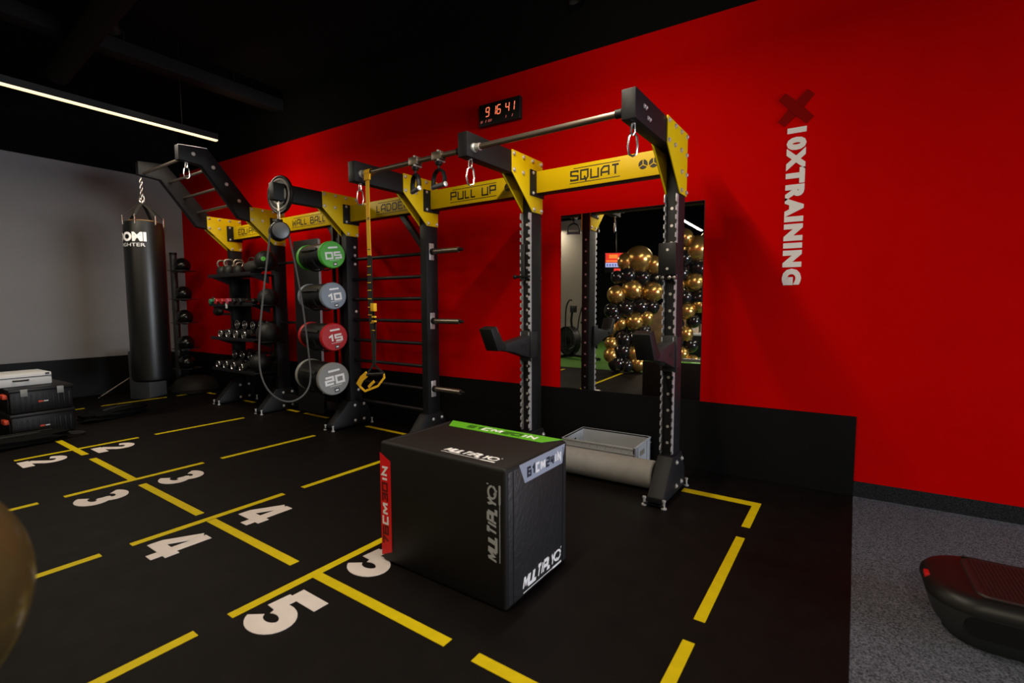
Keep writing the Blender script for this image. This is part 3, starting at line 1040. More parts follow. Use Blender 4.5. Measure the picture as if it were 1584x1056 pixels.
# swivelling pull-up handles
def pull_handle(x, y, z, rz, label, tilt=0):
    t = rthing('pull_up_handle', label, 'handle', x, y, z, 'swivel handles clamped on the pull-up bar')
    mb = MB()
    mb.box(-.042, .042, -.030, .030, -.028, .028, BARM, .005)
    mb.tube([(.022, -.036, .026), (.022, .036, .026)], .007, ZINC, 8); mb.tube([(.022, -.036, -.034), (.022, .036, -.034)], .007, ZINC, 8)
    mb.lathe([(.020, -.06), (.026, -.048), (.026, -.034), (.016, -.028)], BLK, 14)
    mb.lathe([(.009, -.10), (.009, -.055)], BLK, 10); mb.build('clamp', t)
    q = Matrix.Rotation(rz, 4, 'Z')
    mb = MB()
    pts = [(-.068, 0, -.205), (-.066, 0, -.150), (-.050, 0, -.112), (-.018, 0, -.092), (.018, 0, -.092), (.050, 0, -.112), (.066, 0, -.150), (.068, 0, -.205)]
    mb.tube(pts, .010, BLK, 8, M=q, flat=1.8); mb.build('stirrup', t)
    mb = MB()
    mb.tube([(-.072, 0, -.198), (.072, 0, -.198)], .016, mat('grey_grip', (.10, .10, .115), .5), 14, M=q); g = mb.build('grip', t)
    mb = MB()
    for s in (-1, 1):
        mb.lathe([(.017, 0), (.017, .006), (.009, .010)], ZINC, 12, q @ Matrix.Translation((s * .072, 0, -.198)) @ Matrix.Rotation(R(90 * s), 4, 'Y'))
    mb.build('grip_cap', g)
pull_handle(-2.615, -1.40, 2.298, R(-25), 'left pull-up handle clamped on the bar above the PULL UP beam')
pull_handle(-2.39, -1.40, 2.298, R(-12), 'right pull-up handle clamped on the bar, nearer the SQUAT bay')

# rope trainer and its wheel
rt = rthing('rope_trainer', 'black rope trainer drum with grey rope loop hanging from the pulley arm', 'rope trainer', X[3] - .04, -1.40, 2.236)
mb = MB(); mb.tube([(-.006, 0, 0), (-.007, 0, -.09), (.007, 0, -.09), (.006, 0, 0)], .006, CHROME, 8); mb.tube([(.014, 0, -.10), (.016, 0, -.17), (0, 0, -.185), (-.016, 0, -.17), (-.014, 0, -.10), (0, 0, -.085)], .006, CHROME, 8, closed=True)
mb.build('snap_hook', rt)
mb = MB()
q = Matrix.Translation((.0, 0, -.275)) @ Matrix.Rotation(R(68), 4, 'Z') @ Matrix.Rotation(R(90), 4, 'X')
mb.lathe([(.04, -.085), (.075, -.08), (.086, -.06), (.086, .055), (.080, .070), (.055, .080), (.020, .084), (.001, .084)], BLK, 28, q)
mb.box(-.05, .02, -.03, .03, -.235, -.165, BLK, .008)
drum = mb.build('drum', rt)
mb = MB(); mb.lathe([(.072, .0805), (.072, .083), (.050, .086), (.03, .0875)], mat('grey_disc', (.04, .042, .048), .35), 28, q, capb=False)
stroke(mb, [(-.022, .012), (.03, .012)], .006, LWHITE, q @ Matrix.Translation((0, 0, .0855)))
mb.build('drum_face', drum)
mb = MB()
rp = [(.0, -.088, -.29), (0, -.12, -.5), (0, -.175, -.85), (0, -.225, -1.20), (.0, -.240, -1.45), (0, -.225, -1.60), (0, -.17, -1.73), (0, -.07, -1.83), (0, .05, -1.875), (0, .17, -1.84), (0, .245, -1.76), (0, .270, -1.64), (0, .255, -1.45), (0, .225, -1.1), (0, .185, -.8), (0, .135, -.5), (0, .088, -.29)]
# smooth the loop
def smooth_pts(P, n=2, closed=False):
    P = [Vector(p) for p in P]
    for _ in range(n):
        Q = [P[0]]
        for a, b in zip(P, P[1:]):
            Q += [a * .75 + b * .25, a * .25 + b * .75]
        Q.append(P[-1]); P = Q
    return P
mb.tube(smooth_pts(rp), .0085, mat('grey_rope', (.085, .083, .082), .7, bump=.6, bscale=150), 8)
mb.build('rope', rt)
wh = bpy.data.objects.new('pulley_wheel', None); C.objects.link(wh); wh.parent = rack
WM = Matrix.Translation((-4.43, -1.352, 2.305)) @ Matrix.Rotation(R(6), 4, 'Z') @ Matrix.Rotation(R(90), 4, 'X')
def wheel_ring(mb, rr, th, m, z=0):
    mb.tube([(rr * math.cos(a), rr * math.sin(a), z) for a in [2 * PI * k / 40 for k in range(40)]], th, m, 10, closed=True, M=WM)
bpy.data.objects.remove(wh)
mb = MB(); wheel_ring(mb, .162, .015, BLK); mb.lathe([(.150, -.012), (.150, .010)], BLK, 36, WM)
wh = mb.build('pulley_wheel', rack)
mb = MB(); wheel_ring(mb, .136, .011, mat('pulley_grey', (.34, .31, .28), .5), .008); mb.build('outer_ring', wh)
mb = MB(); wheel_ring(mb, .085, .014, mat('pulley_grey', (.34, .31, .28)), .008); mb.build('inner_ring', wh)

# J-hooks on the squat posts
def jhook(i, label):
    x = X[i] - PW / 2
    t = rthing('j_hook', label, 'barbell hook', x, YF0, .87, 'barbell hooks on the squat posts')
    mb = MB()
    a0, a1 = -.034, .052
    mb.prism([(-.035, .0), (-.035, .175), (-.15, .158), (-.42, .125), (-.42, .088), (-.25, .06)], 'x', a0, a1, STEELH, bev=.004)
    mb.build('hook_plate', t)
    mb = MB()
    mb.prism([(-.555, .245), (-.485, .265), (-.405, .150), (-.37, .128), (-.37, .095), (-.47, .085)], 'x', a0 - .012, a1 + .012, BLKR, bev=.008)
    mb.build('lip', t)
    mb = MB(); mb.box(-.047, .047 + .012, -.034, -.0302, -.03, .21, STEELH, .002)
    mb.box(.0405, .060, -.036, .06, .0, .20, STEELH, .003)
    mb.build('back_bracket', t)
    mb = MB(); M_ = plane_matrix((a1 + .0005, -.15, .095), (0, 1, 0), (0, 0, 1))
    mb.mesh(text_mesh('M', .02), STEELB, M_ @ Matrix.Diagonal((.03, .035, 1, 1)))
    stroke(mb, [(.03, .02), (.055, -.025)], .008, STEELB, M_)
    mb.build('stamp', t, smooth=False)
    return t
STEELH = mat('dark_grey_steel', (.016, .0165, .020), .42, bump=.2, bscale=400)
jhook(1, 'black J-hook on the middle squat post, left of the mirror')
jhook(0, 'black J-hook on the rightmost squat post, in front of the mirror')
# pad block and pins on the squat posts
t = rthing('post_clamp', 'black square clamp block on the rightmost post above its J-hook', 'clamp', X[0] - PW / 2, YF0, 1.47)
mb = MB(); mb.box(-.060, .054, -.075, -.036, .0, .205, BLK, .006); mb.build('clamp_block', t)
mb = MB()
for zz in (.04, .16):
    mb.lathe([(.009, 0), (.009, .003)], ZINC, 10, Matrix.Translation((0, -.075, zz)) @ Matrix.Rotation(R(90), 4, 'X'))
mb.build('clamp_screw', t)
mb = MB()
for xx in (-.07, -.035, .01, .04):
    mb.lathe([(.012, 0), (.012, .02), (.006, .022)], CHROME, 10, Matrix.Translation((xx, -.04, -.016)) @ Matrix.Rotation(R(90), 4, 'X'))
mb.box(-.08, .05, -.040, -.033, -.028, -.002, BLK); mb.build('pin', t)
t = rthing('post_pin', 'black locking pin on the left side of the middle squat post', 'clamp', X[1] - PW / 2, YF0, 1.50)
mb = MB(); mb.box(-.046, .0, -.036, -.031, -.03, .25, STEELH, .003); mb.build('pin_plate', t)
mb = MB(); mb.tube([(-.085, -.034, 0), (.045, -.034, 0)], .011, BLK, 10); mb.sphere((-.09, -.034, 0), .018, BLK, 12, 8); mb.build('pin', t)

# ================================================================ EQUIPMENT BAY CONTENT
def dumbbell_src(name, label, cat, hr, hm, cm, L=.15, group=None, loc=(0, 0, 0), hexa=False):
    t = thing(name, label, cat, loc, -TH, group)
    Mx = Matrix.Rotation(R(90), 4, 'X')
    mb = MB(); mb.tube([(0, -L * .4, 0), (0, L * .4, 0)], .014, CHROME, 10); mb.build('handle', t)
    for s in (-1, 1):
        mb = MB()
        mb.lathe([(hr * .8, -.03), (hr, -.022), (hr, .022), (hr * .8, .03)], hm, 6 if hexa else 18, Matrix.Translation((0, s * L * .55, 0)) @ Mx)
        h = mb.build('weight_head', t)
        if cm:
            mb = MB(); mb.tube([(hr * .86 * math.cos(a), s * (L * .55 + .031), hr * .86 * math.sin(a)) for a in [2 * PI * k / 18 for k in range(18)]], .006, cm, 6, closed=True)
            mb.lathe([(hr * .34, -.033), (hr * .34, .033)], cm, 12, Matrix.Translation((0, s * L * .55, 0)) @ Mx)
            mb.build('end_ring', h)
    return t
# chrome-ringed dumbbells: two tiers on the two lower shelves
DG = 'chrome-ringed dumbbells on the two lower shelves'
src = None
spots = []
ORD = ['first', 'second', 'third', 'fourth', 'fifth', 'sixth']
for sh, zz in (('third', .865), ('lowest', .475)):
    for tier, (yy, dz) in enumerate(((-.865, .012), (-.655, .117))):
        xs = [-6.52, -6.33, -6.14, -5.95] if sh == 'third' else [-6.62, -6.43, -6.24, -6.05]
        if tier and sh == 'third': xs = xs + [-5.80]
        for k, xx in enumerate(xs):
            spots.append((xx, yy, zz + dz, f'chrome-ringed dumbbell, {ORD[k]} from the left on the {"back" if tier else "front"} tier of the {sh} shelf'))
hrs = [.050, .058, .055]
srcs = []
for k, (xx, yy, z0, lab) in enumerate(spots):
    if k < 3:
        t = dumbbell_src('dumbbell', lab, 'dumbbell', hrs[k], BLKR, CHROME, group=DG)
        srcs.append(t)
    else:
        t = copy_tree(srcs[k % 3], (0, 0, 0), label=lab)
    t.location = RK(xx, yy, z0 + hrs[k % 3] + .001)
# small coloured dumbbells on the second shelf
cols = [('green', mat('green_neoprene', (.01, .13, .06), .5)), ('red', mat('red_neoprene', (.35, .008, .015), .5)), ('red', mat('red_neoprene', (.35, .008, .015))), ('pink', mat('pink_neoprene', (.35, .05, .10), .5)), ('dark grey', BLKR), ('black', BLKR)]
labs = ['small green dumbbell at the left end of the second shelf', 'small red dumbbell next to the green one on the second shelf', 'small red dumbbell between a red and a pink one on the second shelf',
        'small pink dumbbell in the middle of the second shelf', 'small dark grey dumbbell right of the pink one on the second shelf', 'small black dumbbell at the right end of the second shelf']
for k, ((cn, m), lab) in enumerate(zip(cols, labs)):
    dumbbell_src('small_dumbbell', lab, 'dumbbell', .040, m, None, .14, 'small dumbbells on the second shelf', RK(-6.70 + k * .145, -.90, 1.297 + .0352), True)
t = rthing('massage_ball', 'small white ball lying at the back of the second shelf', 'ball', -6.30, -.70, 1.297 + .035)
mb = MB(); mb.sphere((0, 0, 0), .035, WPLAS, 18, 12); mb.tube([(.0345 * math.cos(a), .0345 * math.sin(a), 0) for a in [2 * PI * k / 24 for k in range(24)]], .0015, GREYB, 5, closed=True); mb.build('ball_shell', t)
t = rthing('ankle_tag', 'small white tag block hanging on the edge of the second shelf', 'tag', -6.30, -.992, 1.27)
mb = MB(); mb.box(-.018, .018, -.008, .0045, -.025, .04, WPLAS, .004); mb.build('tag_block', t)

# kettlebells on the top shelf
def kettlebell(x, y, z, r, label):
    t = rthing('kettlebell', label, 'kettlebell', x, y, z, 'kettlebells on the top shelf', R(70))
    mb = MB(); mb.lathe([(r * .62, 0), (r * .85, r * .12), (r, r * .75), (r * .88, r * 1.35), (r * .5, r * 1.72), (.001, r * 1.8)], BLKR, 22, capt=False); mb.build('bell', t)
    mb = MB(); h = r * 2.75
    mb.tube(smooth_pts([(-r * .5, 0, r * 1.5), (-r * .78, 0, r * 2.05), (-r * .62, 0, h * .96), (0, 0, h), (r * .62, 0, h * .96), (r * .78, 0, r * 2.05), (r * .5, 0, r * 1.5)], 1), r * .17, BARM, 10)
    mb.build('handle', t)
for k, (xx, yy, r, lab) in enumerate(((-6.66, -.85, .072, 'black kettlebell at the left end of the top shelf'), (-6.47, -.86, .072, 'black kettlebell second from the left on the top shelf'),
                                     (-6.56, -.67, .066, 'black kettlebell standing behind the two left ones on the top shelf'), (-6.27, -.84, .068, 'black kettlebell beside the black bag on the top shelf'))):
    kettlebell(xx, yy, 1.6525, r, lab)
t = rthing('gear_bag', 'crumpled black gear bag between kettlebell and ball on the top shelf', 'bag', -5.98, -.80, 1.6525)
mb = MB()
mb.sphere((0, 0, .085), .11, STRAPB, 26, 16, (1.25, .95, .76))
for v in mb.bm.verts:
    v.co += Vector((math.sin(v.co.y * 60) * .006, math.cos(v.co.x * 50) * .006, 0))
    v.co.z = max(0, v.co.z)
mb.build('bag_body', t)
mb = MB(); mb.tube(smooth_pts([(-.08, -.02, .14), (-.05, -.03, .20), (.05, -.03, .20), (.08, -.02, .14)]), .008, STRAPB, 6); mb.build('handle', t)

# slam balls in ring holders on the wall-ball post
def slam(x, y, z, r, label, panel=None, ribs=True):
    t = rthing('slam_ball', label, 'ball', x, y, z, 'slam balls by the equipment bay')
    mb = MB(); mb.sphere((0, 0, 0), r, BLKR, 28, 18); mb.build('ball_shell', t)
    mb = MB()
    for k in range(3):
        mb.tube([(r * 1.0 * math.cos(a) * math.cos(k * PI / 3), r * 1.0 * math.cos(a) * math.sin(k * PI / 3), r * 1.0 * math.sin(a)) for a in [2 * PI * j / 32 for j in range(32)]], .0022, BLK, 5, closed=True)
    mb.build('seam', t)
    if panel:
        mb = MB()
        d = Vector((.72, -.66, .15)).normalized()
        q = d.to_track_quat('Z', 'Y').to_matrix().to_4x4()
        mb.lathe([(.001, r * 1.004), (.018, r * .995), (.026, r * .981)], panel, 16, q, capb=False, capt=False)
        mb.build('ball_print', t)
    return t
slam(-5.60, -.865, 1.790, .118, 'black ball with a green print, topmost of three on the wall-ball post', CAPG)
slam(-5.585, -.865, 1.362, .112, 'plain black ball, middle of three on the wall-ball post')
slam(-5.59, -.88, .955, .130, 'large black ball, lowest of three on the wall-ball post')
slam(-5.835, -.86, .4875 + .112, .112, 'black ball resting at the right end of the lowest shelf')
for (x, y, z, r) in ((-5.60, -.865, 1.790, .118), (-5.585, -.865, 1.362, .112), (-5.59, -.88, .955, .130)):
    mb = MB()
    mb.tube([(x + r * .72 * math.cos(a), y + r * .72 * math.sin(a), z - r * .72) for a in [2 * PI * k / 24 for k in range(24)]], .008, STEEL, 8, closed=True)
    mb.box(x - .10, x - .07, y, -.66, z - r * .72 - .008, z - r * .72 + .008, STEEL)
    mb.box(-5.72, x - .07, -.68, -.65, z - r * .72 - .008, z - r * .72 + .008, STEEL)
    mb.build('ball_ring', rack)

# coiled strap hanging at the side peg
t = rthing('boxing_pad', 'dark strap and pad bundle hung on the side peg left of the shelves', 'pad', X[5] - PW - .40, -.64, 1.165)
mb = MB(); mb.sphere((-.02, -.02, .03), .08, BLKR, 16, 10, (1.3, .7, .7)); mb.sphere((-.12, -.0, .10), .05, BLKR, 14, 8, (1.2, .6, .8)); mb.build('pad_body', t)
mb = MB(); mb.tube(smooth_pts([(-.12, -.03, .13), (-.15, -.03, .22), (-.10, -.03, .24), (-.06, -.02, .12)]), .008, CHROME, 6); mb.build('buckle', t)

# ================================================================ PLYO BOX
bx = rthing('plyo_box', 'black padded jump box with red, pale blue and green size labels standing on the floor', 'jump box', -1.535, -2.098, 0)
hx, hy, hz = .385, .262, .615
mb = MB()
mb.box(-hx, hx, -hy, hy, .001, hz, VINYL, .016, seg=3)
body = mb.build('box_cover', bx)
# charcoal end panel with a stitched rim
mb = MB(); mb.box(hx - .002, hx + .0025, -hy + .016, hy - .016, .02, hz - .02, VINYLG, .002)
for yy in (-hy + .05, hy - .05):
    mb.box(hx + .0015, hx + .0045, yy - .002, yy + .002, .02, hz - .02, VINYL)
endp = mb.build('end_panel', bx)
mb = MB()
for (a, b) in (((-hx + .04, -hy + .03), (-hx + .04, hy - .03)),):
    mb.tube([(a[0], a[1], hz + .0008), (b[0], b[1], hz + .0008)], .0018, VINYLG, 6)
mb.tube([(-hx + .02, -hy + .012, hz - .004), (hx - .02, -hy + .012, hz - .004)], .003, VINYL, 6)
mb.tube([(hx - .01, -hy + .006, .03), (hx - .01, -hy + .006, hz - .03)], .003, VINYL, 6)
mb.build('piping', body)
Mr = plane_matrix((hx + .0028, 0, 0), (0, 1, 0), (0, 0, 1))
Mf = plane_matrix((0, -hy - .0003, 0), (1, 0, 0), (0, 0, 1))
Mt = plane_matrix((0, 0, hz + .0003), (1, 0, 0), (0, 1, 0))


def label(name, pts, m, M, parent):
    mb = MB(); n = len(pts)
    v = [(p[0], p[1], 0) for p in pts] + [(p[0], p[1], .0012) for p in pts]
    mb._add(v, [tuple(range(n - 1, -1, -1)), tuple(range(n, 2 * n))] + [(k, (k + 1) % n, n + (k + 1) % n, n + k) for k in range(n)], m, M)
    o = mb.build(name, parent, smooth=False)
    return o


def tech_width(t, h, gap=.35, sx=1.15):
    return sum(ADV.get(c, 1.0) * sx * h + gap * h for c in t) - gap * h


def label_text(parts, M, cx, cy_, h, ang, parent, sx=1.0):
    """parts: list of (string, material); laid out on one line in heavy technical capitals."""
    mb = MB()
    ch, lw, gp = h * .76, h * .24, .46
    tot = sum(tech_width(t, ch, gp, sx) for t, _ in parts) + ch * gp * (len(parts) - 1)
    x = -tot / 2
    for t, m in parts:
        wd = tech_width(t, ch, gp, sx)
        L = M @ Matrix.Translation((cx, cy_, .0013)) @ Matrix.Rotation(ang, 4, 'Z') @ Matrix.Translation((x + wd / 2, 0, 0))
        tech_text(mb, t, L, ch, lw, m, gp, sx)
        x += wd + ch * gp
    mb.build('size_print', parent, smooth=False)


lb = label('size_label', [(-.168, .607), (.233, .607), (.206, .517), (-.124, .517)][::-1], LBLUE, Mr, bx)
label_text([('61', DBLUE), ('CM', LWHITE), ('24', DBLUE), ('IN', LWHITE)], Mr, .042, .560, .046, 0, lb, .70)
lb['label'] = 'pale blue 61CM24IN label'
lb = label('size_label', [(-hx + .001, .556), (-.309, .522), (-.311, .062), (-hx + .001, .030)], LRED, Mf, bx)
label_text([('76', DRED), ('CM', LWHITE), ('30', DRED), ('IN', LWHITE)], Mf, -.352, .29, .043, R(90), lb, 1.15)
lb['label'] = 'red label on the left edge'
lb = label('size_label', [(-.300, .155), (.300, .155), (.365, hy - .002), (-.365, hy - .002)], LGREEN, Mt, bx)
label_text([('51', DGREEN), ('CM', LWHITE), ('20', DGREEN), ('IN', LWHITE)], Mt, .02, .206, .050, 0, lb, 1.15)
lb['label'] = 'green label along the far top edge'


def logo(M, cx, cy_, length, h, ang, parent, m):
    mb = MB()
    B = M @ Matrix.Translation((cx, cy_, .0008)) @ Matrix.Rotation(ang, 4, 'Z')
    ch = h * .76
    sxx = 1.0
    w1 = tech_width('MULTIPLY', ch, .36, 1.0)
    sc = length * .80 / w1
    Sh = Matrix.Identity(4); Sh[0][1] = .26
    tech_text(mb, 'MULTIPLY', B @ Matrix.Translation((-length / 2 + length * .40, 0, 0)) @ Sh @ Matrix.Diagonal((sc, 1, 1, 1)), ch, h * .24, m, .36, 1.0)
    o_ = arc(length * .39, 0, h * .48, h * .36, 0, 348, 18)
    stroke(mb, o_, h * .16, m, B, .0008)
    stroke(mb, [(length * .36, -h * .18), (length * .43, -h * .45)], h * .14, m, B, .0008)
    stroke(mb, [(length * .485, h * .42), (length * .50, h * .42)], h * .16, m, B, .0008)
    stroke(mb, [(-length * .52, -h * .72), (length * .25, -h * .72)], h * .055, m, B, .0008)
    stroke(mb, [(length * .25, -h * .72), (length * .50, -h * .72)], h * .16, m, B, .0008)
    mb.build('logo_print', parent, smooth=False)
logo(Mr, .032, .072, .33, .062, 0, bx, LWHITE)
logo(Mf, .315, .378, .325, .055, R(90), bx, mat('grey_print', (.40, .41, .43), .5))
logo(Mt, .145, -.180, .30, .052, 0, bx, LWHITE)

# ================================================================ grey crate and foam roll by the wall
cr_ = thing('plastic_crate', 'empty open grey plastic crate on the floor below the mirror', 'crate', (-1.47, -.275, 0))
mb = MB()
cx, cyy, ch = .30, .205, .222
mb.box(-cx + .012, cx - .012, -cyy + .012, cyy - .012, .001, .008, CRATEM)
for s in (-1, 1):
    mb.box(-cx + .006, cx - .006, s * (cyy - .009) - .003, s * (cyy - .009) + .003, .001, ch, CRATEM)
    # short walls with a hand hole
    xa, xb = s * (cx - .009) - .003, s * (cx - .009) + .003
    mb.box(xa, xb, -cyy + .006, cyy - .006, .001, .125, CRATEM)
    mb.box(xa, xb, -cyy + .006, cyy - .006, .165, ch, CRATEM)
    mb.box(xa, xb, -cyy + .006, -.055, .125, .165, CRATEM); mb.box(xa, xb, .055, cyy - .006, .125, .165, CRATEM)
mb.build('crate_body', cr_)
mb = MB()
for s in (-1, 1):
    mb.box(-cx, cx, s * cyy - .012, s * cyy, ch - .012, ch + .002, CRATEM, .002) if s > 0 else mb.box(-cx, cx, -cyy, -cyy + .012, ch - .012, ch + .002, CRATEM, .002)
    mb.box(s * cx - .012 if s > 0 else -cx, cx if s > 0 else -cx + .012, -cyy, cyy, ch - .012, ch + .002, CRATEM, .002)
    mb.box(-cx, cx, s * (cyy - .001) - .002, s * (cyy - .001) + .002, ch - .05, ch - .044, CRATEM)
    for k in range(9):
        xx = -cx + .04 + k * .065
        mb.box(xx - .003, xx + .003, s * (cyy - .004) - .003, s * (cyy - .004) + .003, ch - .05, ch - .01, CRATEM)
    for k in (-.20, -.12, .12, .20):
        mb.box(s * (cx - .004) - .003, s * (cx - .004) + .003, k * .9 - .003, k * .9 + .003, .01, ch - .01, CRATEM)
    for e in (-1, 1):
        mb.box(s * (cx - .05) - .002, s * (cx - .05) + .002, e * (cyy - .005) - .004, e * (cyy - .005) + .004, .01, ch - .04, CRATEM)
mb.build('rim', cr_)
ro = thing('foam_roll', 'long thick grey foam roll lying in front of the plastic crate', 'roll', (-1.44, -.605, .100))
mb = MB(); mb.lathe([(.02, -.46), (.090, -.46), (.098, -.452), (.099, -.2), (.098, .452), (.090, .46), (.02, .46)], ROLLM, 36, Matrix.Rotation(R(90), 4, 'Y')); mb.build('roll_body', ro)
mb = MB()
for s in (-1, 1):
    for rr in (.045, .07):
        mb.tube([(s * .4605, rr * math.cos(a), rr * math.sin(a)) for a in [2 * PI * k / 24 for k in range(24)]], .0018, GREYB, 5, closed=True)
mb.build('end_spiral', ro)

# ================================================================ left corner
tw = thing('ball_tower', 'tall grey ball tower with round trays in the corner behind the punching bag', 'rack', (-8.51, -.32, 0))
mb = MB(); mb.lathe([(.20, 0), (.20, .015), (.05, .03)], POLE, 24); mb.build('base', tw)
mb = MB(); mb.tube([(0, 0, .02), (0, 0, 2.07)], .048, POLE, 20); mb.build('pole', tw)
mb = MB(); mb.lathe([(.049, 2.055), (.052, 2.06), (.052, 2.085), (.045, 2.09)], BLK, 20); mb.build('pole_cap', tw)
BZ = [1.86, 1.44, 1.09, .70, .40]
for k, zz in enumerate(BZ):
    mb = MB()
    mb.lathe([(.090, 0), (.185, .010), (.185, .016), (.090, .006)], POLE, 28, Matrix.Translation((.34, -.03, zz - .075)), capb=False, capt=False)
    mb.box(.03, .18, -.04, .01, zz - .078, zz - .062, POLE, .003)
    mb.build('tray', tw)
BL = ['topmost', 'second from top', 'middle', 'second from bottom', 'lowest']
for k, zz in enumerate(BZ):
    t = thing('medicine_ball', f'glossy black medicine ball on the corner tower, {BL[k]} of five', 'ball', (-8.17, -.35, zz + .018), 0, 'medicine balls on the corner tower')
    mb = MB(); mb.sphere((0, 0, 0), .112, mat('glossy_black_rubber', (.005, .005, .005), .22), 26, 16); mb.build('ball_shell', t)
    mb = MB(); mb.tube([(.1125 * math.cos(a), .1125 * math.sin(a), -.005) for a in [2 * PI * j / 30 for j in range(30)]], .003, BLK, 5, closed=True)
    mb.lathe([(.001, .1135), (.016, .1125), (.02, .110)], BARM, 14, Matrix.Rotation(R(62), 4, Vector((-.1, -1, 0)).cross(Vector((0, 0, 1)))), capb=False, capt=False) if k % 2 == 0 else None
    mb.build('ball_band', t)
bo = thing('balance_dome', 'dark half-dome balance trainer on the floor in front of the ball tower', 'balance trainer', (-7.98, -.335, 0))
mb = MB(); mb.lathe([(.30, .0), (.325, .012), (.325, .045), (.31, .055)], BLK, 36); mb.build('base', bo)
mb = MB(); mb.lathe([(.31, .055), (.295, .12), (.24, .19), (.15, .228), (.06, .242), (.001, .244)], DOME, 36, capb=False, capt=False); mb.build('dome', bo)
gb = thing('foam_block', 'tall dark grey foam block leaning up behind the punching bag', 'block', (-8.02, -.93, 0), R(28))
mb = MB(); mb.box(-.13, .14, -.17, .17, .001, .66, GREYB, .012); mb.build('block_body', gb)
mb = MB(); mb.box(.1395, .1420, -.15, .15, .02, .28, mat('grey_side', (.075, .08, .09), .6), .001); mb.build('side_patch', gb)
rd = thing('leaning_rod', 'thin metal rod leaning on the grey foam block', 'rod', (-8.5, -1.35, 0))
mb = MB(); mb.tube([(0, 0, .008), (.04, .44, .30)], .007, BARM, 8); mb.build('rod_shaft', rd)
mb = MB(); mb.tube([(0, 0, .001), (.003, .03, .028)], .011, BLKR, 8); mb.build('rod_tip', rd)

# stacked tool crates
def tool_crate(x, y, z, label, tags=True):
    t = thing('tool_crate', label, 'crate', (x, y, z), 0, 'stacked black tool crates')
    mb = MB(); mb.box(-.60, 0, -.0, .47, .001, .235, BLK, .012)
    for k in range(11):
        yy = .03 + k * .041
        mb.box(-.001, .006, yy - .006, yy + .006, .02, .175, BLK, .002)
    for k in range(12):
        xx = -.57 + k * .047
        mb.box(xx - .006, xx + .006, -.006, .001, .02, .175, BLK, .002)
    mb.build('crate_body', t)
    mb = MB(); mb.box(-.61, .010, -.010, .48, .205, .243, STEPB, .008); mb.build('lid', t)
    for yy in (.10, .37) if tags else ():
        mb = MB(); mb.box(.0105, .018, yy - .026, yy + .026, .165, .235, mat('grey_tag', (.22, .225, .23), .5), .002)
        mb.build('front_tag', t)
    mb = MB(); mb.box(-.14, -.02, -.045, -.009, .15, .195, ORANGE, .008); mb.build('latch', t)
    mb = MB(); mb.box(.008, .012, .20, .235, .095, .11, ORANGE); mb.box(.008, .012, .24, .275, .097, .107, WPLAS); mb.build('badge', t)
    return t
tool_crate(-6.55, -2.63, .0, 'black ribbed tool crate with red latch, bottom of the stack at left', False)
tool_crate(-6.55, -2.63, .2445, 'black ribbed tool crate with red latch and grey tags, top of the stack at left')
wb = thing('white_case', 'white plastic case lying on the black tool crates', 'case', (-6.86, -2.62, .489))
mb = MB(); mb.box(-.26, .14, -.12, .35, .001, .125, WPLAS, .012); mb.box(-.262, .143, -.122, .352, .085, .092, GREYB); mb.build('case_body', wb)
mb = MB(); mb.tube(smooth_pts([(.142, .06, .06), (.165, .07, .06), (.165, .16, .06), (.142, .17, .06)]), .008, BLK, 8); mb.box(.139, .146, .30, .33, .105, .12, BLK); mb.build('handle', wb)
def lumpy(x, y, rx, ry, rz_, label, seed, rot=0):
    t = thing('gear_bag', label, 'bag', (x, y, 0), rot)
    rnd = random.Random(seed)
    mb = MB(); mb.sphere((0, 0, 0), 1, BAGF, 40, 22)
    ph = [rnd.uniform(0, 6) for _ in range(6)]
    for v in mb.bm.verts:
        p = v.co.copy()
        k = 1 + .07 * math.sin(7 * p.x + ph[0]) + .06 * math.sin(9 * p.y + ph[1]) + .05 * math.sin(13 * p.z + 5 * p.x + ph[2])
        sq = lambda a: math.copysign(abs(a) ** .75, a)
        v.co = Vector((sq(p.x) * rx * k, sq(p.y) * ry * k, max(.002, rz_ * .45 + sq(p.z) * rz_ * .6 * k)))
    mb.build('bag_body', t)
    mb = MB()
    mb.tube(smooth_pts([(-rx * .5, -ry * .35, rz_ * .93), (-rx * .25, -ry * .55, rz_ * 1.05), (rx * .25, -ry * .55, rz_ * 1.05), (rx * .5, -ry * .35, rz_ * .93)]), .011, STRAPB, 6, flat=.5)
    mb.tube(smooth_pts([(rx * .75, 0, rz_ * .5), (rx * 1.15, -.05, .02), (rx * 1.3, .06, .015), (rx * .8, .12, rz_ * .4)]), .010, STRAPB, 6)
    mb.build('strap', t)
    mb = MB(); mb.tube([(-rx * .7, 0, rz_ * 1.02), (0, .01, rz_ * 1.08), (rx * .7, 0, rz_ * 1.02)], .005, BLK, 6); mb.build('zip', t)
    return t
lumpy(-6.95, -1.69, .34, .14, .115, 'flat black gear bag on the floor right of the tool crates', 3, R(112))
lumpy(-6.24, -2.74, .46, .13, .105, 'long black gear bag on the floor in front of the tool crates', 5, R(92))

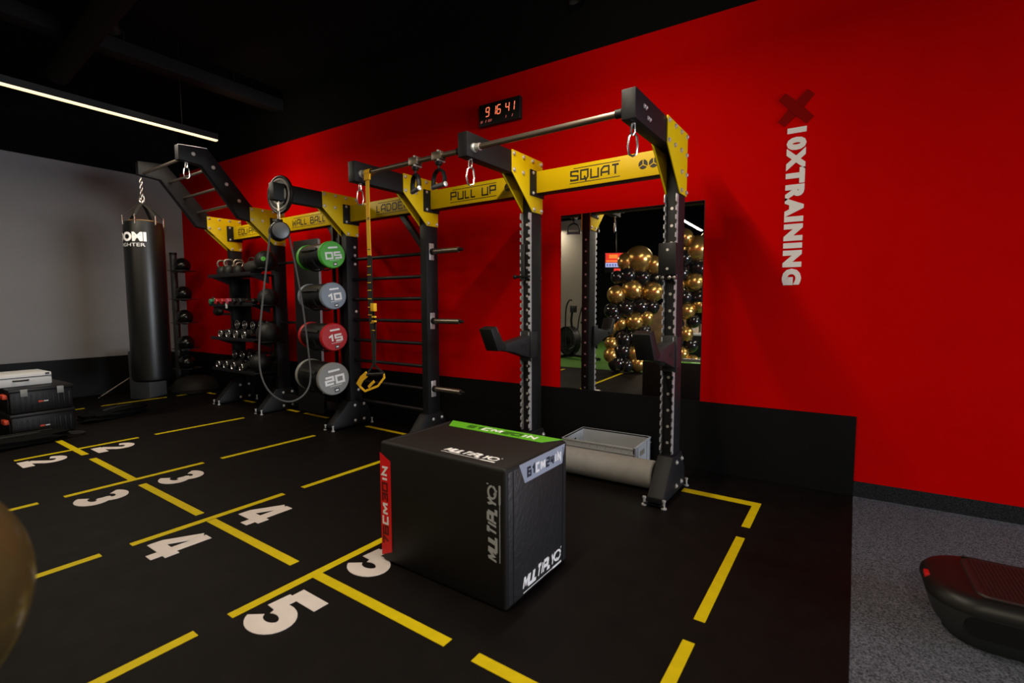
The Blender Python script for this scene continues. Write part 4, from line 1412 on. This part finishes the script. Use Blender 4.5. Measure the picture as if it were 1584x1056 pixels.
# ================================================================ step platform on the carpet
stp = thing('exercise_platform', 'low black and grey exercise platform with red grip top on the grey carpet', 'exercise platform', (.955, -1.375, -.004))
def rrect(hx_, hy_, r, n=8):
    pts = []
    for (sx2, sy2, a0) in ((1, 1, 0), (-1, 1, 90), (-1, -1, 180), (1, -1, 270)):
        rr = r
        for k in range(n + 1):
            a = R(a0 + 90 * k / n)
            pts.append((sx2 * (hx_ - rr) + rr * math.cos(a), sy2 * (hy_ - rr) + rr * math.sin(a)))
    return pts
def loft(mb, layers, m, cap=True):
    k = mb.mi(m)
    rings = [[mb.bm.verts.new((p[0], p[1], z)) for p in rrect(a, b, r)] for (a, b, r, z) in layers]
    for a, b in zip(rings, rings[1:]):
        n = len(a)
        for j in range(n):
            f = mb.bm.faces.new((a[j], a[(j + 1) % n], b[(j + 1) % n], b[j])); f.material_index = k
    if cap:
        f = mb.bm.faces.new(rings[0][::-1]); f.material_index = k
        f = mb.bm.faces.new(rings[-1]); f.material_index = k
mb = MB(); loft(mb, [(.50, .175, .10, .0), (.52, .185, .11, .012), (.565, .208, .14, .070), (.585, .218, .15, .135), (.588, .219, .15, .150)], STEPG); mb.build('base', stp)
mb = MB(); loft(mb, [(.590, .221, .15, .149), (.587, .218, .15, .170), (.568, .207, .14, .190), (.535, .195, .12, .200), (.50, .19, .1, .203)], STEPB); mb.build('upper_shell', stp)
mb = MB(); loft(mb, [(.455, .172, .05, .2005), (.450, .168, .05, .209)], STEPTOP)
for k in range(26):
    xx = -.42 + k * .013
    mb.box(xx, xx + .005, -.155, .155, .2085, .2115, STEPTOP)
mb.build('grip_top', stp)
mb = MB()
for s in (-1, 1):
    mb.box(-.44, .44, s * .178 - .004, s * .178 + .004, .2005, .2095, BLK, .002)
mb.build('edge_rail', stp)
mb = MB()
pts = [(-.285 + p[0], .108 + p[1]) for p in rrect(.205, .036, .035)]
mb.prism(pts, 'y', -.2215, -.2020, BLK); mb.build('side_recess', stp)
mb = MB(); mb.box(-.586, -.562, -.035, .012, .168, .188, mat('red_marker', (.55, .01, .01), .4), .003, Matrix.Rotation(R(0), 4, 'Z')); mb.build('red_marker', stp)
mb = MB(); mb.box(.02, .30, -.075, .075, .2092, .2125, BLK, .002); mb.build('centre_pad', stp)

# ================================================================ behind the camera, seen in the mirror
mb = MB(); mb.box(XL, -5.06, -7.32, -7.20, .002, 3.32, BEIGE); mb.box(-5.06, -4.86, -7.34, -7.18, .002, 3.32, BLACKP); mb.box(XL, -4.86, -7.32, -7.2, 3.32, ZC, BLACKP)
struct(mb.build('wall_partition'))

# balloons
def balloon(mb, c, r, m, tilt=(0, 0), fine=False):
    M_ = Matrix.Translation(c) @ Matrix.Rotation(tilt[0], 4, 'X') @ Matrix.Rotation(tilt[1], 4, 'Y')
    if fine:
        pr = [(r * math.cos(R(a)) * (1 if a > 0 else 1 - .10 * (a / 90) ** 2), r * math.sin(R(a)) * (1 if a > 0 else 1.08)) for a in range(-86, 90, 4)]
        mb.lathe([(.012, -r * 1.2), (.006, -r * 1.12)] + pr + [(.001, r)], m, 72, M_, capt=False)
        return
    mb.lathe([(.012, -r * 1.22), (.006, -r * 1.17), (r * .16, -r * 1.08), (r * .45, -r * .93), (r * .74, -r * .70), (r * .93, -r * .36), (r, .02 * r), (r * .95, r * .36), (r * .79, r * .66), (r * .52, r * .88), (r * .22, r * .99), (.001, r * 1.01)], m, 24, M_, capt=False)
ga = thing('balloon_garland', 'gold and black balloon garland standing on the green turf, seen in the mirror', 'balloons', (-2.9, -5.2, 0))
rnd = random.Random(11)
path = [(-3.05, -4.95, .16), (-3.2, -4.95, .55), (-3.25, -4.95, .95), (-3.2, -5.0, 1.35), (-3.1, -5.05, 1.75), (-3.02, -5.12, 2.12)]
bal = []
def gb_(px, py, pz, r, m): bal.append((Vector((px + 2.9, py + 5.2, pz)), r, m))
SPEC = [  # (pixel column offset handled by hand) x, y, z, radius, gold?
    (-3.01, -5.10, 2.10, .25, 1), (-3.22, -5.02, 2.06, .17, 1), (-2.78, -5.22, 2.00, .17, 1), (-3.18, -4.98, 1.80, .17, 0), (-2.95, -5.1, 1.76, .16, 0), (-2.70, -5.3, 1.75, .17, 0),
    (-3.36, -4.88, 1.45, .17, 1), (-3.10, -5.02, 1.55, .19, 1), (-2.78, -5.22, 1.50, .19, 1), (-3.35, -4.9, 1.78, .12, 0), (-3.42, -4.85, 1.15, .15, 0), (-3.2, -4.95, 1.20, .16, 0), (-2.98, -5.10, 1.22, .17, 0),
    (-2.80, -5.22, 1.22, .15, 0), (-3.05, -5.02, .95, .16, 1), (-2.88, -5.15, 1.02, .15, 1), (-3.28, -4.90, .92, .12, 1), (-3.45, -4.80, .84, .14, 1), (-3.38, -4.86, 1.02, .13, 0), (-2.90, -5.12, .78, .13, 0),
    (-3.42, -4.82, .54, .13, 1), (-3.22, -4.92, .62, .15, 0), (-3.02, -5.02, .64, .15, 0), (-2.90, -5.1, .60, .11, 1), (-3.24, -4.90, .40, .17, 0), (-3.05, -5.0, .36, .15, 1), (-3.42, -4.80, .33, .14, 1),
    (-3.32, -4.86, .18, .17, 0), (-2.99, -5.03, .17, .165, 1), (-3.14, -4.86, .15, .13, 0),
    (-2.33, -5.62, 2.50, .17, 1), (-2.13, -5.74, 2.30, .24, 1), (-1.92, -5.85, 2.45, .18, 1), (-2.33, -5.60, 2.12, .16, 0), (-2.10, -5.75, 1.95, .17, 0), (-2.36, -5.58, 1.85, .15, 0), (-2.42, -5.5, 1.62, .15, 1), (-2.15, -5.70, 1.68, .17, 1),
    (-1.95, -5.82, 1.70, .16, 1), (-2.30, -5.60, 1.40, .15, 0), (-2.05, -5.74, 1.38, .16, 0), (-2.26, -5.62, 1.14, .16, 1), (-2.06, -5.72, 1.25, .14, 1), (-2.42, -5.5, 1.20, .14, 0), (-2.14, -5.68, .95, .13, 0),
    (-2.40, -5.5, .90, .14, 0), (-2.26, -5.60, .72, .14, 1), (-2.42, -5.5, .58, .15, 0), (-2.18, -5.66, .50, .14, 0), (-2.32, -5.56, .34, .14, 1), (-2.45, -5.46, .18, .16, 0), (-2.15, -5.66, .17, .15, 1),
    (-2.56, -5.42, 2.30, .17, 0), (-2.55, -5.40, 2.02, .14, 0), (-2.60, -5.36, 1.80, .13, 1)]
for (x, y, z, r, g) in SPEC:
    mb = MB(); balloon(mb, (x + 2.9, y + 5.2, z), r, GOLD if g else BBAL, (rnd.uniform(-.9, .9), rnd.uniform(-.9, .9)))
    o = mb.build('balloon', ga); o['label'] = 'gold balloon' if g else 'black balloon'
mb = MB(); mb.tube(smooth_pts([(-.2, .2, .02), (-.3, .27, .9), (-.15, .1, 1.9), (.3, -.2, 2.15), (.6, -.4, 2.2), (.75, -.52, 1.2), (.65, -.4, .02)]), .010, BLK, 8); mb.build('frame', ga)

# one gold balloon right beside the camera
_a, _b, _d = (-252 - 792) / 764.74, (956 - 528) / 764.74, .62
bp_ = CAM + (fwd + r2 * _a - u2 * _b) * _d
bb = thing('gold_balloon', 'large blurred gold balloon at the lower left, very close to the camera', 'balloon', (bp_.x, bp_.y, 0))
mb = MB(); balloon(mb, (0, 0, bp_.z), .180, mat('gold_balloon_near', (.11, .075, .026), .34, .5, coat=.4), fine=True); mb.build('balloon_skin', bb)
mb = MB(); mb.tube([(0, 0, .03), (0, 0, bp_.z - .21)], .004, BLK, 6); mb.build('stick', bb)
mb = MB(); mb.lathe([(.07, 0), (.07, .03), (.02, .04)], BLK, 20); mb.build('foot', bb)

# air bike on the turf
bk = thing('exercise_bike', 'black fan exercise bike on green turf, seen in the mirror', 'exercise bike', (-4.90, -6.48, .002), R(205))
mb = MB(); mb.box(-.52, -.44, -.26, .26, 0, .06, BLK, .01); mb.box(.44, .52, -.26, .26, 0, .06, BLK, .01); mb.box(-.48, .48, -.03, .03, .05, .10, BLK, .01); mb.build('base_frame', bk)
mb = MB()
q = Matrix.Translation((.30, 0, .42)) @ Matrix.Rotation(R(90), 4, 'X')
for rr in (.33, .27, .20, .12):
    mb.tube([(rr * math.cos(a), rr * math.sin(a), .09) for a in [2 * PI * k / 32 for k in range(32)]], .008, STEPG, 6, closed=True, M=q)
    mb.tube([(rr * math.cos(a), rr * math.sin(a), -.09) for a in [2 * PI * k / 32 for k in range(32)]], .008, STEPG, 6, closed=True, M=q)
mb.lathe([(.33, -.085), (.335, -.06), (.335, .06), (.33, .085)], BLK, 32, q, capb=False, capt=False)
mb.lathe([(.31, -.02), (.31, .02)], GREYB, 32, q); mb.lathe([(.08, -.11), (.08, .11)], BLK, 20, q); mb.build('fan_wheel', bk)
mb = MB(); mb.tube([(-.22, 0, .08), (-.28, 0, .80)], .03, BLK, 12); mb.build('seat_post', bk)
mb = MB(); mb.sphere((-.29, 0, .86), .12, BLKR, 20, 12, (1.1, .95, .4)); mb.build('saddle', bk)
mb = MB(); mb.tube([(.1, 0, .08), (.22, 0, .9), (.18, 0, 1.12)], .028, BLK, 12); mb.build('mast', bk)
mb = MB(); mb.box(.12, .16, -.09, .09, 1.08, 1.24, BLK, .01, Matrix.Translation((0, 0, 0))); mb.build('console', bk)
for s in (-1, 1):
    mb = MB(); mb.tube(smooth_pts([(.22, s * .17, .30), (.20, s * .19, .85), (.12, s * .24, 1.22), (-.02, s * .25, 1.38), (-.10, s * .25, 1.36)]), .017, BLK, 10); mb.build('handlebar', bk)
    mb = MB(); mb.tube([(.02, s * .05, .32), (.02 - s * .12, s * .13, .32 + s * .1)], .014, CHROME, 8); mb.box(-.06 - s * .12, .05 - s * .12, s * .14 - .04, s * .14 + .04, .30 + s * .1, .33 + s * .1, BLK, .005); mb.build('pedal', bk)

# hanging screen
tv = thing('hanging_screen', 'hanging screen with red and white picture, seen in the mirror', 'screen', (-4.58, -8.08, 2.33), R(150 - 180))
mb = MB(); mb.box(-.46, .46, -.035, .0, -.42, .38, BLK, .008); mb.tube([(0, -.02, .38), (0, -.02, (ZC - 2.33) / .62)], .02, BLK, 8); mb.build('screen_case', tv)
mb = MB(); mb.box(-.44, .44, .0, .003, -.02, .36, SCRR); mb.box(-.30, .05, .003, .004, .15, .30, SCRO); mb.box(-.42, .22, .003, .004, .02, .07, SCRO); mb.build('picture', tv)
mb = MB(); mb.box(-.44, .44, .0, .003, -.20, -.03, SCRW)
for k in range(7):
    mb.box(-.40 + k * .11, -.33 + k * .11, .003, .004, -.17, -.07, mat('screen_blue', (.1, .1, .3), .4, emit=(.15, .2, .7, .5)))
mb.box(-.1, .3, 0, .003, -.36, -.26, SCRR)
mb.build('caption_band', tv)
tv.scale = (.62, 1, .62)

# reception desk far behind
dk = thing('reception_desk', 'brown wooden desk with pale top standing behind the balloons, seen in the mirror', 'desk', (-3.1, -8.6, 0))
mb = MB(); mb.box(-.75, .15, -.3, .3, .003, 1.25, WOOD, .01); mb.build('desk_panel', dk)
mb = MB(); mb.box(.15, 1.3, -.3, .3, .003, .52, BLK, .01); mb.build('low_cabinet', dk)
mb = MB(); mb.box(.13, 1.35, -.34, .34, .52, .57, WPLAS, .006); mb.build('desk_top', dk)
for k, (xx, hh) in enumerate(((.35, .30), (.62, .22), (.9, .36))):
    t = thing('parcel', ['pale tall parcel at the left of the desk top, seen in the mirror', 'pale low parcel in the middle of the desk top, seen in the mirror', 'pale tallest parcel at the right of the desk top, seen in the mirror'][k], 'box', (-3.1 + xx, -8.55, .571), R(10 * k), 'parcels on the desk')
    mb = MB(); mb.box(-.10, .10, -.09, .09, .0, hh, mat('pale_card', (.55, .45, .33), .7), .004); mb.build('carton', t)
    mb = MB(); mb.box(-.02, .02, -.0925, .0925, hh * .2, hh + .0015, WPLAS); mb.build('tape', t)
